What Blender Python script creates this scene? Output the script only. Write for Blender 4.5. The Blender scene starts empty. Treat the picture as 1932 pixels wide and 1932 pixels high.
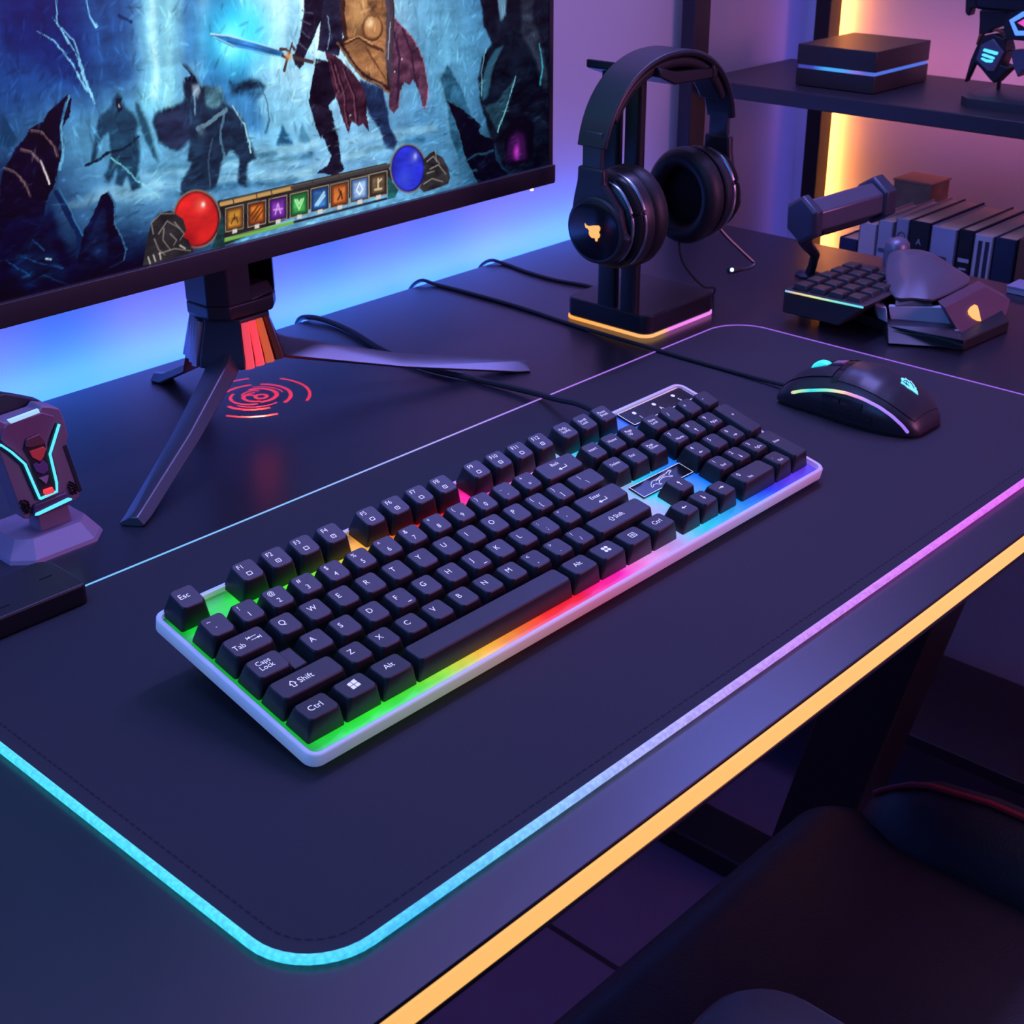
import bpy, bmesh, math, random
import numpy as np
from mathutils import Vector, Matrix
random.seed(7)
S = bpy.context.scene
COL = S.collection
PI = math.pi
DZ = -0.002            # desk top (the mat lies 2 mm proud of it, mat top is z = 0)

# ------------------------------------------------------------------ materials
def srgb(r, g, b):
    f = lambda c: (c / 255 / 12.92) if c / 255 <= .04045 else ((c / 255 + .055) / 1.055) ** 2.4
    return (f(r), f(g), f(b))

def mat(name, base=(.5, .5, .5), rough=.5, metal=0., emit=None, es=0., bump=0., bscale=200., var=0., spec=.5, coat=0.):
    m = bpy.data.materials.new(name); m.use_nodes = True
    nt = m.node_tree; p = nt.nodes['Principled BSDF']
    p.inputs['Base Color'].default_value = (*base, 1)
    p.inputs['Roughness'].default_value = rough
    p.inputs['Metallic'].default_value = metal
    p.inputs['Specular IOR Level'].default_value = spec
    if coat: p.inputs['Coat Weight'].default_value = coat; p.inputs['Coat Roughness'].default_value = .15
    if emit:
        p.inputs['Emission Color'].default_value = (*emit, 1); p.inputs['Emission Strength'].default_value = es
    if bump or var:
        tc = nt.nodes.new('ShaderNodeTexCoord'); nz = nt.nodes.new('ShaderNodeTexNoise')
        nz.inputs['Scale'].default_value = bscale; nz.inputs['Detail'].default_value = 4
        nt.links.new(tc.outputs['Object'], nz.inputs['Vector'])
        if bump:
            b = nt.nodes.new('ShaderNodeBump'); b.inputs['Strength'].default_value = bump; b.inputs['Distance'].default_value = .001
            nt.links.new(nz.outputs['Fac'], b.inputs['Height']); nt.links.new(b.outputs['Normal'], p.inputs['Normal'])
        if var:
            r = nt.nodes.new('ShaderNodeMapRange'); r.inputs['To Min'].default_value = 1 - var; r.inputs['To Max'].default_value = 1 + var
            mx = nt.nodes.new('ShaderNodeVectorMath'); mx.operation = 'SCALE'; mx.inputs[0].default_value = base
            nt.links.new(nz.outputs['Fac'], r.inputs['Value']); nt.links.new(r.outputs['Result'], mx.inputs['Scale'])
            nt.links.new(mx.outputs['Vector'], p.inputs['Base Color'])
    return m

def ramp_emit(name, axis, lo, hi, stops, strength, base=(.12, .12, .13), rough=.5, warp=0., wscale=30.):
    """a light guide whose LEDs change colour along one object axis"""
    m = mat(name, base, rough); nt = m.node_tree; p = nt.nodes['Principled BSDF']
    tc = nt.nodes.new('ShaderNodeTexCoord'); sx = nt.nodes.new('ShaderNodeSeparateXYZ')
    mr = nt.nodes.new('ShaderNodeMapRange'); mr.inputs['From Min'].default_value = lo; mr.inputs['From Max'].default_value = hi
    cr = nt.nodes.new('ShaderNodeValToRGB')
    nt.links.new(tc.outputs['Object'], sx.inputs[0])
    src = sx.outputs['XYZ'.index(axis)]
    if warp:
        nz = nt.nodes.new('ShaderNodeTexNoise'); nz.inputs['Scale'].default_value = wscale
        nt.links.new(tc.outputs['Object'], nz.inputs['Vector'])
        a = nt.nodes.new('ShaderNodeMath'); a.operation = 'MULTIPLY_ADD'; a.inputs[1].default_value = warp
        nt.links.new(nz.outputs['Fac'], a.inputs[0]); nt.links.new(src, a.inputs[2]); src = a.outputs[0]
    nt.links.new(src, mr.inputs['Value']); nt.links.new(mr.outputs['Result'], cr.inputs['Fac'])
    e = cr.color_ramp.elements
    while len(e) > 1: e.remove(e[-1])
    for i, (t, c) in enumerate(stops):
        el = e[0] if i == 0 else e.new(t)
        el.position = t; el.color = (*srgb(*c), 1)
    nt.links.new(cr.outputs['Color'], p.inputs['Emission Color']); p.inputs['Emission Strength'].default_value = strength
    return m

# ------------------------------------------------------------------ mesh builder
WM = {}      # world matrix of every finished object (the scene is not evaluated while it is being built)
class MB:
    def __init__(s): s.v = []; s.f = []; s.mi = []
    def add(s, vs, fs, mi=0, M=None):
        o = len(s.v)
        s.v += [tuple(M @ Vector(v)) if M else tuple(v) for v in vs]
        s.f += [[i + o for i in f] for f in fs]; s.mi += [mi] * len(fs); return s
    def box(s, lo, hi, mi=0, M=None):
        x0, y0, z0 = lo; x1, y1, z1 = hi
        return s.add([(x0,y0,z0),(x1,y0,z0),(x1,y1,z0),(x0,y1,z0),(x0,y0,z1),(x1,y0,z1),(x1,y1,z1),(x0,y1,z1)],
                     [(0,3,2,1),(4,5,6,7),(0,1,5,4),(1,2,6,5),(2,3,7,6),(3,0,4,7)], mi, M)
    def loft(s, rings, mi=0, cap=True, closed=True, M=None):
        n = len(rings[0]); vs = [p for r in rings for p in r]; fs = []
        for i in range(len(rings) - 1):
            for j in range(n if closed else n - 1):
                k = (j + 1) % n
                fs.append((i*n+j, i*n+k, (i+1)*n+k, (i+1)*n+j))
        if cap: fs += [tuple(range(n - 1, -1, -1)), tuple((len(rings)-1)*n + j for j in range(n))]
        return s.add(vs, fs, mi, M)
    def prism(s, poly, a, b, axis=2, mi=0, M=None):
        def P(u, v, w): return (u, v, w) if axis == 2 else ((w, u, v) if axis == 0 else (u, w, v))
        return s.loft([[P(u, v, a) for u, v in poly], [P(u, v, b) for u, v in poly]], mi, True, True, M)
    def tube(s, path, r, n=8, mi=0, M=None, cap=True):
        pts = [Vector(p) for p in path]; rs = r if isinstance(r, (list, tuple)) else [r] * len(pts)
        rings = []; up = Vector((0, 0, 1))
        for i, p in enumerate(pts):
            t = (pts[min(i+1, len(pts)-1)] - pts[max(i-1, 0)]).normalized()
            if abs(t.dot(up)) > .95: up = Vector((0, 1, 0)) if abs(t.y) < .9 else Vector((1, 0, 0))
            a = t.cross(up).normalized(); b = a.cross(t)
            rings.append([tuple(p + rs[i] * (math.cos(2*PI*k/n) * a + math.sin(2*PI*k/n) * b)) for k in range(n)])
        return s.loft(rings, mi, cap, True, M)
    def build(s, name, mats, parent=None, bevel=0., seg=2, angle=35, world=True, sub=0, flip=False):
        me = bpy.data.meshes.new(name)
        vs = s.v
        if parent is not None and world:
            inv = WM[parent.name].inverted(); vs = [tuple(inv @ Vector(v)) for v in vs]
        me.from_pydata(vs, [], s.f); me.update()
        for m in (mats if isinstance(mats, (list, tuple)) else [mats]): me.materials.append(m)
        for p, i in zip(me.polygons, s.mi): p.material_index = i
        bm = bmesh.new(); bm.from_mesh(me); bmesh.ops.recalc_face_normals(bm, faces=bm.faces); bm.to_mesh(me); bm.free()
        me.polygons.foreach_set('use_smooth', [True] * len(me.polygons)); me.set_sharp_from_angle(angle=math.radians(angle))
        o = bpy.data.objects.new(name, me); COL.objects.link(o)
        if parent is not None: o.parent = parent
        WM[o.name] = WM[parent.name] if parent is not None else Matrix()
        if bevel:
            b = o.modifiers.new('bevel', 'BEVEL'); b.width = bevel; b.segments = seg; b.limit_method = 'ANGLE'; b.angle_limit = math.radians(30)
        if sub:
            u = o.modifiers.new('sub', 'SUBSURF'); u.levels = sub; u.render_levels = sub
        return o

def tag(o, label, cat, group=None):
    o['label'] = label; o['category'] = cat
    if group: o['group'] = group
    return o
def thing(name, label, cat, loc=(0, 0, 0), rot=(0, 0, 0), group=None):
    o = bpy.data.objects.new(name, None); o.empty_display_size = .02; COL.objects.link(o)
    o.location = loc; o.rotation_euler = rot
    o.matrix_world = Matrix.LocRotScale(Vector(loc), o.rotation_euler, None)
    WM[o.name] = o.matrix_world.copy()
    return tag(o, label, cat, group)
def struct(o): o['kind'] = 'structure'; return o
def lab(o, t): o['label'] = t; return o

def rrect(x0, y0, x1, y1, r, n=5):
    """rounded rectangle outline, counter-clockwise; r may be one radius or four (from lower left)"""
    rs = r if isinstance(r, (list, tuple)) else [r] * 4; out = []
    for (cx, cy, a), q in zip(((x0, y0, PI), (x1, y0, 1.5*PI), (x1, y1, 0), (x0, y1, .5*PI)), rs):
        sx = cx + q * (1 if cx == x0 else -1); sy = cy + q * (1 if cy == y0 else -1)
        out += [(sx + q*math.cos(a + k*PI/2/n), sy + q*math.sin(a + k*PI/2/n)) for k in range(n + 1)]
    return out
def catmull(pts, n=8):
    P = [Vector(p) for p in pts]; out = []
    for i in range(len(P) - 1):
        a = P[max(i-1, 0)]; b = P[i]; c = P[i+1]; d = P[min(i+2, len(P)-1)]
        for k in range(n):
            t = k / n
            out.append(tuple(.5*((2*b) + (c-a)*t + (2*a-5*b+4*c-d)*t*t + (3*b-a-3*c+d)*t**3)))
    out.append(tuple(P[-1])); return out
def flat(poly3, mb, mi=0): mb.add(poly3, [tuple(range(len(poly3)))], mi); return mb
def slab(poly3, d, mb, mi=0):
    """a planar outline given thickness along the vector d"""
    d = Vector(d); mb.loft([[tuple(Vector(p)) for p in poly3], [tuple(Vector(p) + d) for p in poly3]], mi); return mb
def ribbon(mb, pts, w, nrm, d, mi=0):
    """a raised line of width w on a plane"""
    nrm = Vector(nrm).normalized(); P = [Vector(p) for p in pts]; L = []; R = []
    for i, p in enumerate(P):
        t = (P[min(i+1, len(P)-1)] - P[max(i-1, 0)]).normalized(); q = t.cross(nrm) * w / 2
        L.append(p + q); R.append(p - q)
    rings = [[tuple(l), tuple(r), tuple(r + nrm*d), tuple(l + nrm*d)] for l, r in zip(L, R)]
    mb.loft(rings, mi); return mb

# ------------------------------------------------------------------ text as meshes
_txt = {}
def text_mesh(body, size):
    k = (body, size)
    if k in _txt: return _txt[k]
    c = bpy.data.curves.new('t', 'FONT'); c.body = body; c.size = size; c.resolution_u = 3
    c.align_x = 'LEFT'; c.align_y = 'CENTER'; c.space_line = .85
    o = bpy.data.objects.new('t', c); COL.objects.link(o)
    dg = bpy.context.evaluated_depsgraph_get()
    me = bpy.data.meshes.new_from_object(o.evaluated_get(dg)); 
    vs = [tuple(v.co) for v in me.vertices]; fs = [tuple(p.vertices) for p in me.polygons]
    bpy.data.objects.remove(o); bpy.data.curves.remove(c); bpy.data.meshes.remove(me)
    _txt[k] = (vs, fs); return _txt[k]

# ------------------------------------------------------------------ room shell
wall_paint = mat('wall_paint', (.62, .6, .62), .75, bump=.05, bscale=90)
floor_m = mat('floor_tiles', (.05, .05, .07), .45)
nt = floor_m.node_tree; p = nt.nodes['Principled BSDF']
tc = nt.nodes.new('ShaderNodeTexCoord'); br = nt.nodes.new('ShaderNodeTexBrick'); br.offset = 0
br.inputs['Scale'].default_value = 1; br.inputs['Mortar Size'].default_value = .004; br.inputs['Brick Width'].default_value = .6; br.inputs['Row Height'].default_value = .6
br.inputs['Color1'].default_value = (.11, .10, .17, 1); br.inputs['Color2'].default_value = (.105, .095, .16, 1); br.inputs['Mortar'].default_value = (.01, .01, .012, 1)
nt.links.new(tc.outputs['Object'], br.inputs['Vector']); nt.links.new(br.outputs['Color'], p.inputs['Base Color'])
YW, XW, ZF = .56, 1.27, -.73
struct(MB().box((-1.6, YW, ZF), (XW + .1, YW + .1, 1.7)).build('wall_back', wall_paint))
struct(MB().box((XW, -1.6, ZF), (XW + .1, YW, 1.7)).build('wall_right', wall_paint))
struct(MB().box((-1.6, -1.6, ZF - .05), (XW + .1, YW + .1, ZF)).build('floor', floor_m))

# ------------------------------------------------------------------ desk
desk_m = mat('desk_laminate', (.018, .016, .026), .30, bump=.02, bscale=900, spec=.9)
metal_black = mat('black_metal', (.02, .02, .025), .4, .3)
amber = mat('amber_led', (.9, .6, .2), .4, emit=srgb(255, 190, 104), es=1.0)
YF = -.1313
desk = thing('desk', 'black desk along the wall with amber light strip in its front edge', 'desk', (.3, .2, DZ))
DX0, DX1, DY1 = -.75, .9426, .5225
TH = .0185
prof = [(YF, DZ), (YF, DZ - .0024), (YF + .004, DZ - .0026), (YF + .004, DZ - .0156), (YF, DZ - .0158), (YF, DZ - TH), (DY1, DZ - TH), (DY1, DZ)]
MB().prism(prof, DX0, DX1, 0).build('tabletop', desk_m, desk, bevel=.0005)
lab(MB().box((DX0 + .01, YF - .0005, DZ - .0150), (DX1 - .01, YF + .0045, DZ - .0030)).build('front_light_strip', amber, desk, bevel=.0008), 'glowing amber strip')
for y0 in (.03,):
    MB().box((-.6, y0 + .10, -.055), (.86, y0 + .14, -.0215)).build('crossbar', metal_black, desk, bevel=.002)
for x in (-.62, .80):
    mb = MB().box((x, -.07, ZF), (x + .07, .48, ZF + .03)).box((x, -.06, -.045), (x + .07, .46, -.0205))
    mb.loft([[(x, .16, ZF + .03), (x + .07, .16, ZF + .03), (x + .07, .24, ZF + .03), (x, .24, ZF + .03)], [(x, .02, -.07), (x + .07, .02, -.07), (x + .07, .10, -.07), (x, .10, -.07)]])
    mb.build('leg', metal_black, desk, bevel=.003)
blue_led = mat('blue_led', (.3, .5, 1), .5, emit=(.03, .165, 1.), es=39.)
lab(MB().box((DX0, DY1 + .001, DZ - .016), (DX1 - .02, DY1 + .006, DZ - .008)).build('rear_light_strip', blue_led, desk), 'glowing blue strip behind the desk')

# ------------------------------------------------------------------ desk mat
mat_m = mat('mat_cloth', (.044, .039, .052), .66, bump=.25, bscale=1500, var=.12, spec=.22)
thread = mat('black_thread', (.008, .007, .014), .8)
MX0, MX1, MY0, MY1 = -.088, .6768, -.1021, .2392
dm = thing('desk_mat', 'large dark cloth desk mat with glowing piped edge under the keyboard and mouse', 'desk mat', (.29, .07, DZ))
PW = .0044
mr_ = .034
mb = MB().prism(rrect(MX0 + PW*.6, MY0 + PW*.6, MX1 - .0006, MY1 - .0006, [mr_ - PW*.6, mr_, mr_, mr_]), DZ, 0.0)
mb.build('mat_sheet', mat_m, dm)
LED = [(0, (72, 222, 255)), (.08, (70, 195, 255)), (.15, (110, 200, 255)), (.25, (160, 175, 248)), (.36, (178, 150, 242)), (.47, (194, 130, 238)), (.70, (222, 105, 245)), (1, (225, 100, 240))]
pip = ramp_emit('mat_piping', 'X', MX0 - .29, MX1 - .29, LED, 1.05)
nt = pip.node_tree; p = nt.nodes['Principled BSDF']      # diamond weave of the woven light sleeve
tc = nt.nodes.new('ShaderNodeTexCoord'); wv = nt.nodes.new('ShaderNodeTexVoronoi'); wv.inputs['Scale'].default_value = 420
mrn = nt.nodes.new('ShaderNodeMapRange'); mrn.inputs['From Max'].default_value = .8; mrn.inputs['To Min'].default_value = 1.3; mrn.inputs['To Max'].default_value = .86
nt.links.new(tc.outputs['Object'], wv.inputs['Vector']); nt.links.new(wv.outputs['Distance'], mrn.inputs['Value']); nt.links.new(mrn.outputs['Result'], p.inputs['Emission Strength'])
o = rrect(MX0 + PW/2, MY0 + PW/2, MX1 - .0008, MY1 - .0008, [mr_, mr_, .035, mr_], 10)
nq = len(o) // 4
bl, brc, tr, tl = o[:nq], o[nq:2*nq], o[2*nq:3*nq], o[3*nq:]
path = [(x, y, DZ + .0022) for x, y in [tl[-1]] + bl]
path += [(MX0 + mr_ + (brc[0][0] - MX0 - mr_) * k / 12, MY0 + PW/2, DZ + .0022) for k in range(1, 12)] + [(x, y, DZ + .0022) for x, y in brc]
lab(MB().tube(path, PW / 2, 10).build('glowing_piping', pip, dm), 'thick glowing piping on the left and front edges')
thin = ramp_emit('mat_thin_line', 'X', MX0 - .29, MX1 - .29, [(0, (90, 190, 250)), (.35, (130, 190, 255)), (.5, (175, 170, 255)), (.68, (175, 120, 240)), (1, (150, 85, 215))], 1.0)
path = [(x, y, -.0002) for x, y in [brc[-1]] + tr + tl]
lab(MB().tube(path, .0008, 6).build('edge_light_line', thin, dm), 'thin glowing line on the back and right edges')
mb = MB(); off = .0125
q = rrect(MX0 + off, MY0 + off, MX1 - .01, MY1 - .01, [mr_ - off + .004, .03, .03, .03], 12); n4 = len(q) // 4
line = [q[3*n4 + n4 - 1]] + q[:2*n4 - 3]
P = [Vector((x, y, .0001)) for x, y in line]; acc = 0
for a, b in zip(P, P[1:]):
    L = (b - a).length; d = (b - a) / max(L, 1e-9); s_ = (.0046 - acc) % .0046
    while s_ < L:
        c = a + d * s_; e = c + d * .003; nn = Vector((-d.y, d.x, 0)) * .0005
        mb.add([tuple(c - nn), tuple(e - nn), tuple(e + nn), tuple(c + nn)], [(0, 1, 2, 3)])
        s_ += .0046
    acc = (acc + L) % .0046
mb.build('stitching', thread, dm)

# ------------------------------------------------------------------ keyboard
TILT = math.radians(12.9)
kb = thing('keyboard', 'black full-size keyboard with rainbow backlit plate on the desk mat', 'keyboard', (0, 0, 0), (TILT, 0, 0))
KM = kb.matrix_world.copy()
KW, KD = .4395, .1275
key_m = mat('keycap_plastic', (.019, .0185, .025), .40, bump=.06, bscale=2500)
legend_m = mat('legend_white', (.8, .8, .85), .5, emit=(.78, .78, .85), es=.62)  # plain white print, not backlit; emission added to brighten it
RIM_GLOW = [(0, (90, 165, 215)), (.03, (110, 140, 210)), (.10, (130, 170, 165)), (.22, (150, 185, 140)), (.32, (190, 165, 140)), (.42, (205, 130, 135)), (.52, (215, 105, 130)), (.62, (200, 120, 190)), (.75, (160, 140, 215)), (.85, (130, 160, 230)), (1, (150, 110, 175))]  # plate light passing into the rim, put in as pale emission
rim_m = ramp_emit('milky_rim', 'X', 0, KW, RIM_GLOW, .42, base=(.78, .77, .80), rough=.3, warp=.03, wscale=60)
kbase_m = mat('keyboard_base', (.012, .012, .016), .5)
PLATE = [(0, (10, 110, 45)), (.03, (12, 190, 50)), (.10, (12, 222, 42)), (.215, (50, 235, 40)), (.265, (150, 235, 60)), (.325, (250, 205, 60)),
         (.385, (250, 120, 30)), (.44, (252, 40, 20)), (.51, (255, 12, 25)), (.575, (255, 20, 190)), (.645, (225, 140, 225)), (.72, (190, 160, 240)),
         (.79, (20, 200, 240)), (.86, (10, 130, 250)), (.925, (20, 50, 240)), (1, (80, 50, 230))]
plate_m = ramp_emit('backlit_plate', 'X', 0, KW, PLATE, 1.0, base=(.12, .12, .13), rough=.35, warp=.05, wscale=28)
nt = plate_m.node_tree; p = nt.nodes['Principled BSDF']   # an LED under every switch: brighter around the stems
tc = nt.nodes.new('ShaderNodeTexCoord'); sx = nt.nodes.new('ShaderNodeSeparateXYZ'); nt.links.new(tc.outputs['Object'], sx.inputs[0])
nz = nt.nodes.new('ShaderNodeTexNoise'); nz.inputs['Scale'].default_value = 70; nt.links.new(tc.outputs['Object'], nz.inputs['Vector'])
mg = nt.nodes.new('ShaderNodeMapRange'); mg.inputs['From Min'].default_value = .001; mg.inputs['From Max'].default_value = .012; mg.inputs['To Min'].default_value = .16; mg.inputs['To Max'].default_value = .95
nt.links.new(sx.outputs[0], mg.inputs['Value'])
mb_ = nt.nodes.new('ShaderNodeMapRange'); mb_.inputs['From Min'].default_value = .117; mb_.inputs['From Max'].default_value = .124; mb_.inputs['To Min'].default_value = 1; mb_.inputs['To Max'].default_value = .35
nt.links.new(sx.outputs[1], mb_.inputs['Value'])
mm = nt.nodes.new('ShaderNodeMath'); mm.operation = 'MULTIPLY'; nt.links.new(mg.outputs[0], mm.inputs[0]); nt.links.new(mb_.outputs[0], mm.inputs[1])
mn = nt.nodes.new('ShaderNodeMapRange'); mn.inputs['From Min'].default_value = .3; mn.inputs['From Max'].default_value = .7; mn.inputs['To Min'].default_value = .85; mn.inputs['To Max'].default_value = 1.15; nt.links.new(nz.outputs['Fac'], mn.inputs['Value'])
m2 = nt.nodes.new('ShaderNodeMath'); m2.operation = 'MULTIPLY'; nt.links.new(mm.outputs[0], m2.inputs[0]); nt.links.new(mn.outputs[0], m2.inputs[1])
nt.links.new(m2.outputs[0], p.inputs['Emission Strength'])

def KB(mb, name, mats, **k): return mb.build(name, mats, kb, world=False, **k)
KB(MB().prism(rrect(.003, .003, KW - .003, KD - .003, .006), .0004, .0032), 'base', kbase_m, bevel=.0006)
RT, RI = .0112, .0028
ro = rrect(0, 0, KW, KD, .007, 6); ri = rrect(RI, RI, KW - RI, KD - RI, .0045, 6)
z = lambda r, w: [(x, y, w) for x, y in r]
ro2 = rrect(.0005, .0005, KW - .0005, KD - .0005, .0068, 6); ro3 = rrect(.0015, .0015, KW - .0015, KD - .0015, .006, 6)
lab(KB(MB().loft([z(ro3, .0024), z(ro, .0040), z(ro, RT - .0009), z(ro2, RT - .0002), z(ro3, RT), z(ri, RT - .0003), z(ri, .0066)], cap=False), 'rim', rim_m, angle=60), 'milky white plastic rim')
KB(MB().prism(ri, .0036, .0074), 'light_plate', plate_m)
for x in (.05, KW - .05):
    KB(MB().box((x - .018, KD - .018, 0), (x + .018, KD - .010, .0008)).loft([[(x - .018, KD - .016, .001), (x + .018, KD - .016, .001), (x + .018, KD - .010, .001), (x - .018, KD - .010, .001)],
        [(x - .016, KD - .012, -.0265), (x + .016, KD - .012, -.0265), (x + .016, KD - .007, -.0279), (x - .016, KD - .007, -.0279)]]), 'foot', kbase_m, bevel=.0006)

U, X0 = .0190, .0058
ROWV = [.1180, .0930, .0747, .0564, .0381, .0196]
ROWH = [.0145, .0133, .0127, .0124, .0124, .0128]
ROWT = [7, 5.5, 2.5, 1, -2.5, -6]
PZ = .0074
def keycap(name, u, v, wu, row, hv=1., kind='n'):
    """one sculpted cap: skirt, tapering sides, rounded dished top"""
    w = wu * U - .0009; d = (hv - 1) * .0183 + .0174
    H = ROWH[row]; t = math.tan(math.radians(ROWT[row]))
    def ring(ix, fy, by, r, base, slope, n=4, bow=0.):
        q = rrect(u - w/2 + ix, v - d/2 + fy, u + w/2 - ix, v + d/2 - by, r, n); out = []
        for x, y in q:
            yy = y
            if bow and y < v: yy = y - bow * max(0, 1 - ((x - u) / (w/2 - ix)) ** 2)
            out.append((x, yy, PZ + base + slope * (y - v)))
        return out
    rings = [ring(0, 0, 0, .0012, .0012, 0), ring(.0001, .0001, .0001, .0013, .0026, 0),
             ring(.0021, .0021, .0014, .0022, H - .0009, t, bow=.0004), ring(.0023, .0024, .0016, .0022, H - .0004, t, bow=.0006),
             ring(.0028, .0029, .0021, .0021, H, t, bow=.0008)]
    mb = MB().loft(rings[:1] + rings[1:], cap=False)
    n = len(rings[-1]); top = rings[-1]
    mb.add(top, [tuple(range(n))])
    return KB(mb, name, key_m, angle=28)
def top_pt(u, v, row, x, y):
    t = math.tan(math.radians(ROWT[row])); return (u + x, v + y, PZ + ROWH[row] + .00012 + t * y)
def legend(key, u, v, row, items):
    """items: (text or polygons, size, x, y) placed on the sloping key top"""
    mb = MB()
    for it in items:
        if isinstance(it[0], str):
            vs, fs = text_mesh(it[0], it[1])
            mb.add([top_pt(u, v, row, it[2] + a, it[3] + b) for a, b, _ in vs], fs)
        else:
            for poly in it[0]: mb.add([top_pt(u, v, row, it[2] + a*it[1], it[3] + b*it[1]) for a, b in poly], [tuple(range(len(poly)))])
    me = bpy.data.meshes.new('legend'); me.from_pydata(mb.v, [], mb.f); me.materials.append(legend_m)
    o = bpy.data.objects.new('legend', me); COL.objects.link(o); o.parent = key; return o
def bar(x0, y0, x1, y1, w=.09):
    dx, dy = x1 - x0, y1 - y0; L = math.hypot(dx, dy); a, b = -dy / L * w / 2, dx / L * w / 2
    return [(x0 + a, y0 + b), (x0 - a, y0 - b), (x1 - a, y1 - b), (x1 + a, y1 + b)]
def ring_sq(w=.1): return [bar(0, 0, 1, 0, w), bar(1, 0, 1, .8, w), bar(1, .8, 0, .8, w), bar(0, .8, 0, 0, w)]
def arrow(a, n=True):
    c, s = math.cos(a), math.sin(a); R = lambda q: [(x*c - y*s, x*s + y*c) for x, y in q]
    return [R(bar(-.5, 0, .3, 0, .13)), R([(.55, 0), (.1, .28), (.1, -.28)])]
LS = .0050
ART = {'up_big': [bar(-.4, .0, 0, .5), bar(0, .5, .4, .0), bar(-.4, .02, -.18, .02), bar(.4, .02, .18, .02), bar(-.2, .02, -.2, -.4), bar(.2, .02, .2, -.4), bar(-.22, -.4, .22, -.4)],
       'tabs': [bar(-1, .3, .6, .3, .1), [(-1.0, .3), (-.5, .52), (-.5, .08)], bar(-1.05, .0, -1.05, .62, .1), bar(-.6, -.3, 1, -.3, .1), [(1, -.3), (.5, -.08), (.5, -.52)], bar(1.05, .0, 1.05, -.6, .1)],
       'ret': [bar(-.7, 0, .8, 0, .12), bar(.8, 0, .8, .55, .12), [(-1, 0), (-.45, .3), (-.45, -.3)]],
       'flag': [[(-.5, .04), (-.04, .08), (-.04, .55), (-.5, .45)], [(.04, .09), (.55, .13), (.55, .66), (.04, .56)], [(-.5, -.04), (-.04, 0), (-.04, -.46), (-.5, -.5)], [(.04, .01), (.55, .05), (.55, -.38), (.04, -.45)]],
       'dots4': [[(cx + .24*math.cos(k*PI/6), cy + .24*math.sin(k*PI/6)) for k in range(12)] for cx in (-.27, .27) for cy in (-.27, .27)],
       'menu': ring_sq(.1) + [bar(.2, .28, .8, .28), bar(.2, .5, .8, .5)], 'box': ring_sq(.16), 'box2': ring_sq(.16) + [bar(.3, .4, .7, .4, .14)],
       'L': arrow(PI), 'R': arrow(0), 'U': arrow(PI/2), 'D': arrow(-PI/2)}
nkey = 0
def K(row, pos, wu, leg, name='keycap', hv=1., dv=0.):
    u = X0 + (pos + wu/2) * U; v = ROWV[row] + dv
    k = keycap(name, u, v, wu, row, hv)
    if leg: legend(k, u, v, row, leg)
    return k
def two(a, b, s=.0043): return [(a, s*.95, -.0042, .0036), (b, s*1.05, -.0022, -.0024)]
# function row
K(0, 0, 1, [('Esc', .0048, -.0046, .001)], 'function_key')
icons = ['box', 'box2', 'box', 'box2', 'box', 'box2', 'box', 'box2', 'box', 'box2', 'box', 'box2']
for i in range(12):
    pos = [2, 3, 4, 5, 6.5, 7.5, 8.5, 9.5, 11, 12, 13, 14][i]
    K(0, pos, 1, [('F%d' % (i + 1), .0042, -.0046, .0034), (ART[icons[i]], .0027, -.0022, -.0034)], 'function_key')
for i, t in enumerate(('PrtSc\nSysRq', 'Scroll\nLock', 'Pause\nBreak')):
    K(0, 15.25 + i, 1, [(t, .0031, -.0046, .0004)])
# number row
for i, (a, b) in enumerate(zip('~!@#$%^&*()_+', '`1234567890-=')): K(1, i, 1, two(a, b))
K(1, 13, 2, [('Back', .0036, -.0052, .003), (ART['ret'], .0042, .001, -.0022)])
for i, t in enumerate(('Insert', 'Home', 'Page\nUp')): K(1, 15.25 + i, 1, [(t, .0032, -.0046, .001)])
for i, t in enumerate(('Num\nLock', '/', '*', '-')): K(1, 18.5 + i, 1, [(t, .0032 if i == 0 else .0048, -.0044, .001)])
# top letters
K(2, 0, 1.5, [('Tab', .0046, -.0095, -.0008), (ART['tabs'], .0034, .0040, .001)])
for i, c in enumerate('QWERTYUIOP'): K(2, 1.5 + i, 1, [(c, LS, -.0036, .0014)])
K(2, 11.5, 1, two('{', '[')); K(2, 12.5, 1, two('}', ']')); K(2, 13.5, 1.5, two('|', '\\'))
for i, t in enumerate(('Delete', 'End', 'Page\nDown')): K(2, 15.25 + i, 1, [(t, .0032, -.0046, .001)])
for i, (a, b) in enumerate((('7', 'Home'), ('8', None), ('9', 'PgUp'))):
    K(2, 18.5 + i, 1, [(a, .0044, -.0042, .0032), ((b, .0030, -.0036, -.0028) if b else (ART['U'], .0036, -.001, -.0028))])
# home row
k = K(3, 0, 1.28, [('Caps\nLock', .0042, -.0056, .0008)], 'keycap')
KB(MB().loft([[(X0 + 1.26*U, ROWV[3] - .0087, PZ + .0012), (X0 + 1.72*U, ROWV[3] - .0087, PZ + .0012), (X0 + 1.72*U, ROWV[3] + .0087, PZ + .0012), (X0 + 1.26*U, ROWV[3] + .0087, PZ + .0012)],
              [(X0 + 1.20*U, ROWV[3] - .0076, PZ + .0085), (X0 + 1.66*U, ROWV[3] - .0070, PZ + .0085), (X0 + 1.66*U, ROWV[3] + .0074, PZ + .0085), (X0 + 1.20*U, ROWV[3] + .0074, PZ + .0085)]]), 'keycap_step', key_m, bevel=.0008)
for i, c in enumerate('ASDFGHJKL'):
    it = [(c, LS, -.0036, .0014)]
    if c in 'FJ': it.append(([bar(-.5, 0, .5, 0, .18)], .0026, .0022, -.0046))
    K(3, 1.75 + i, 1, it)
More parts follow.
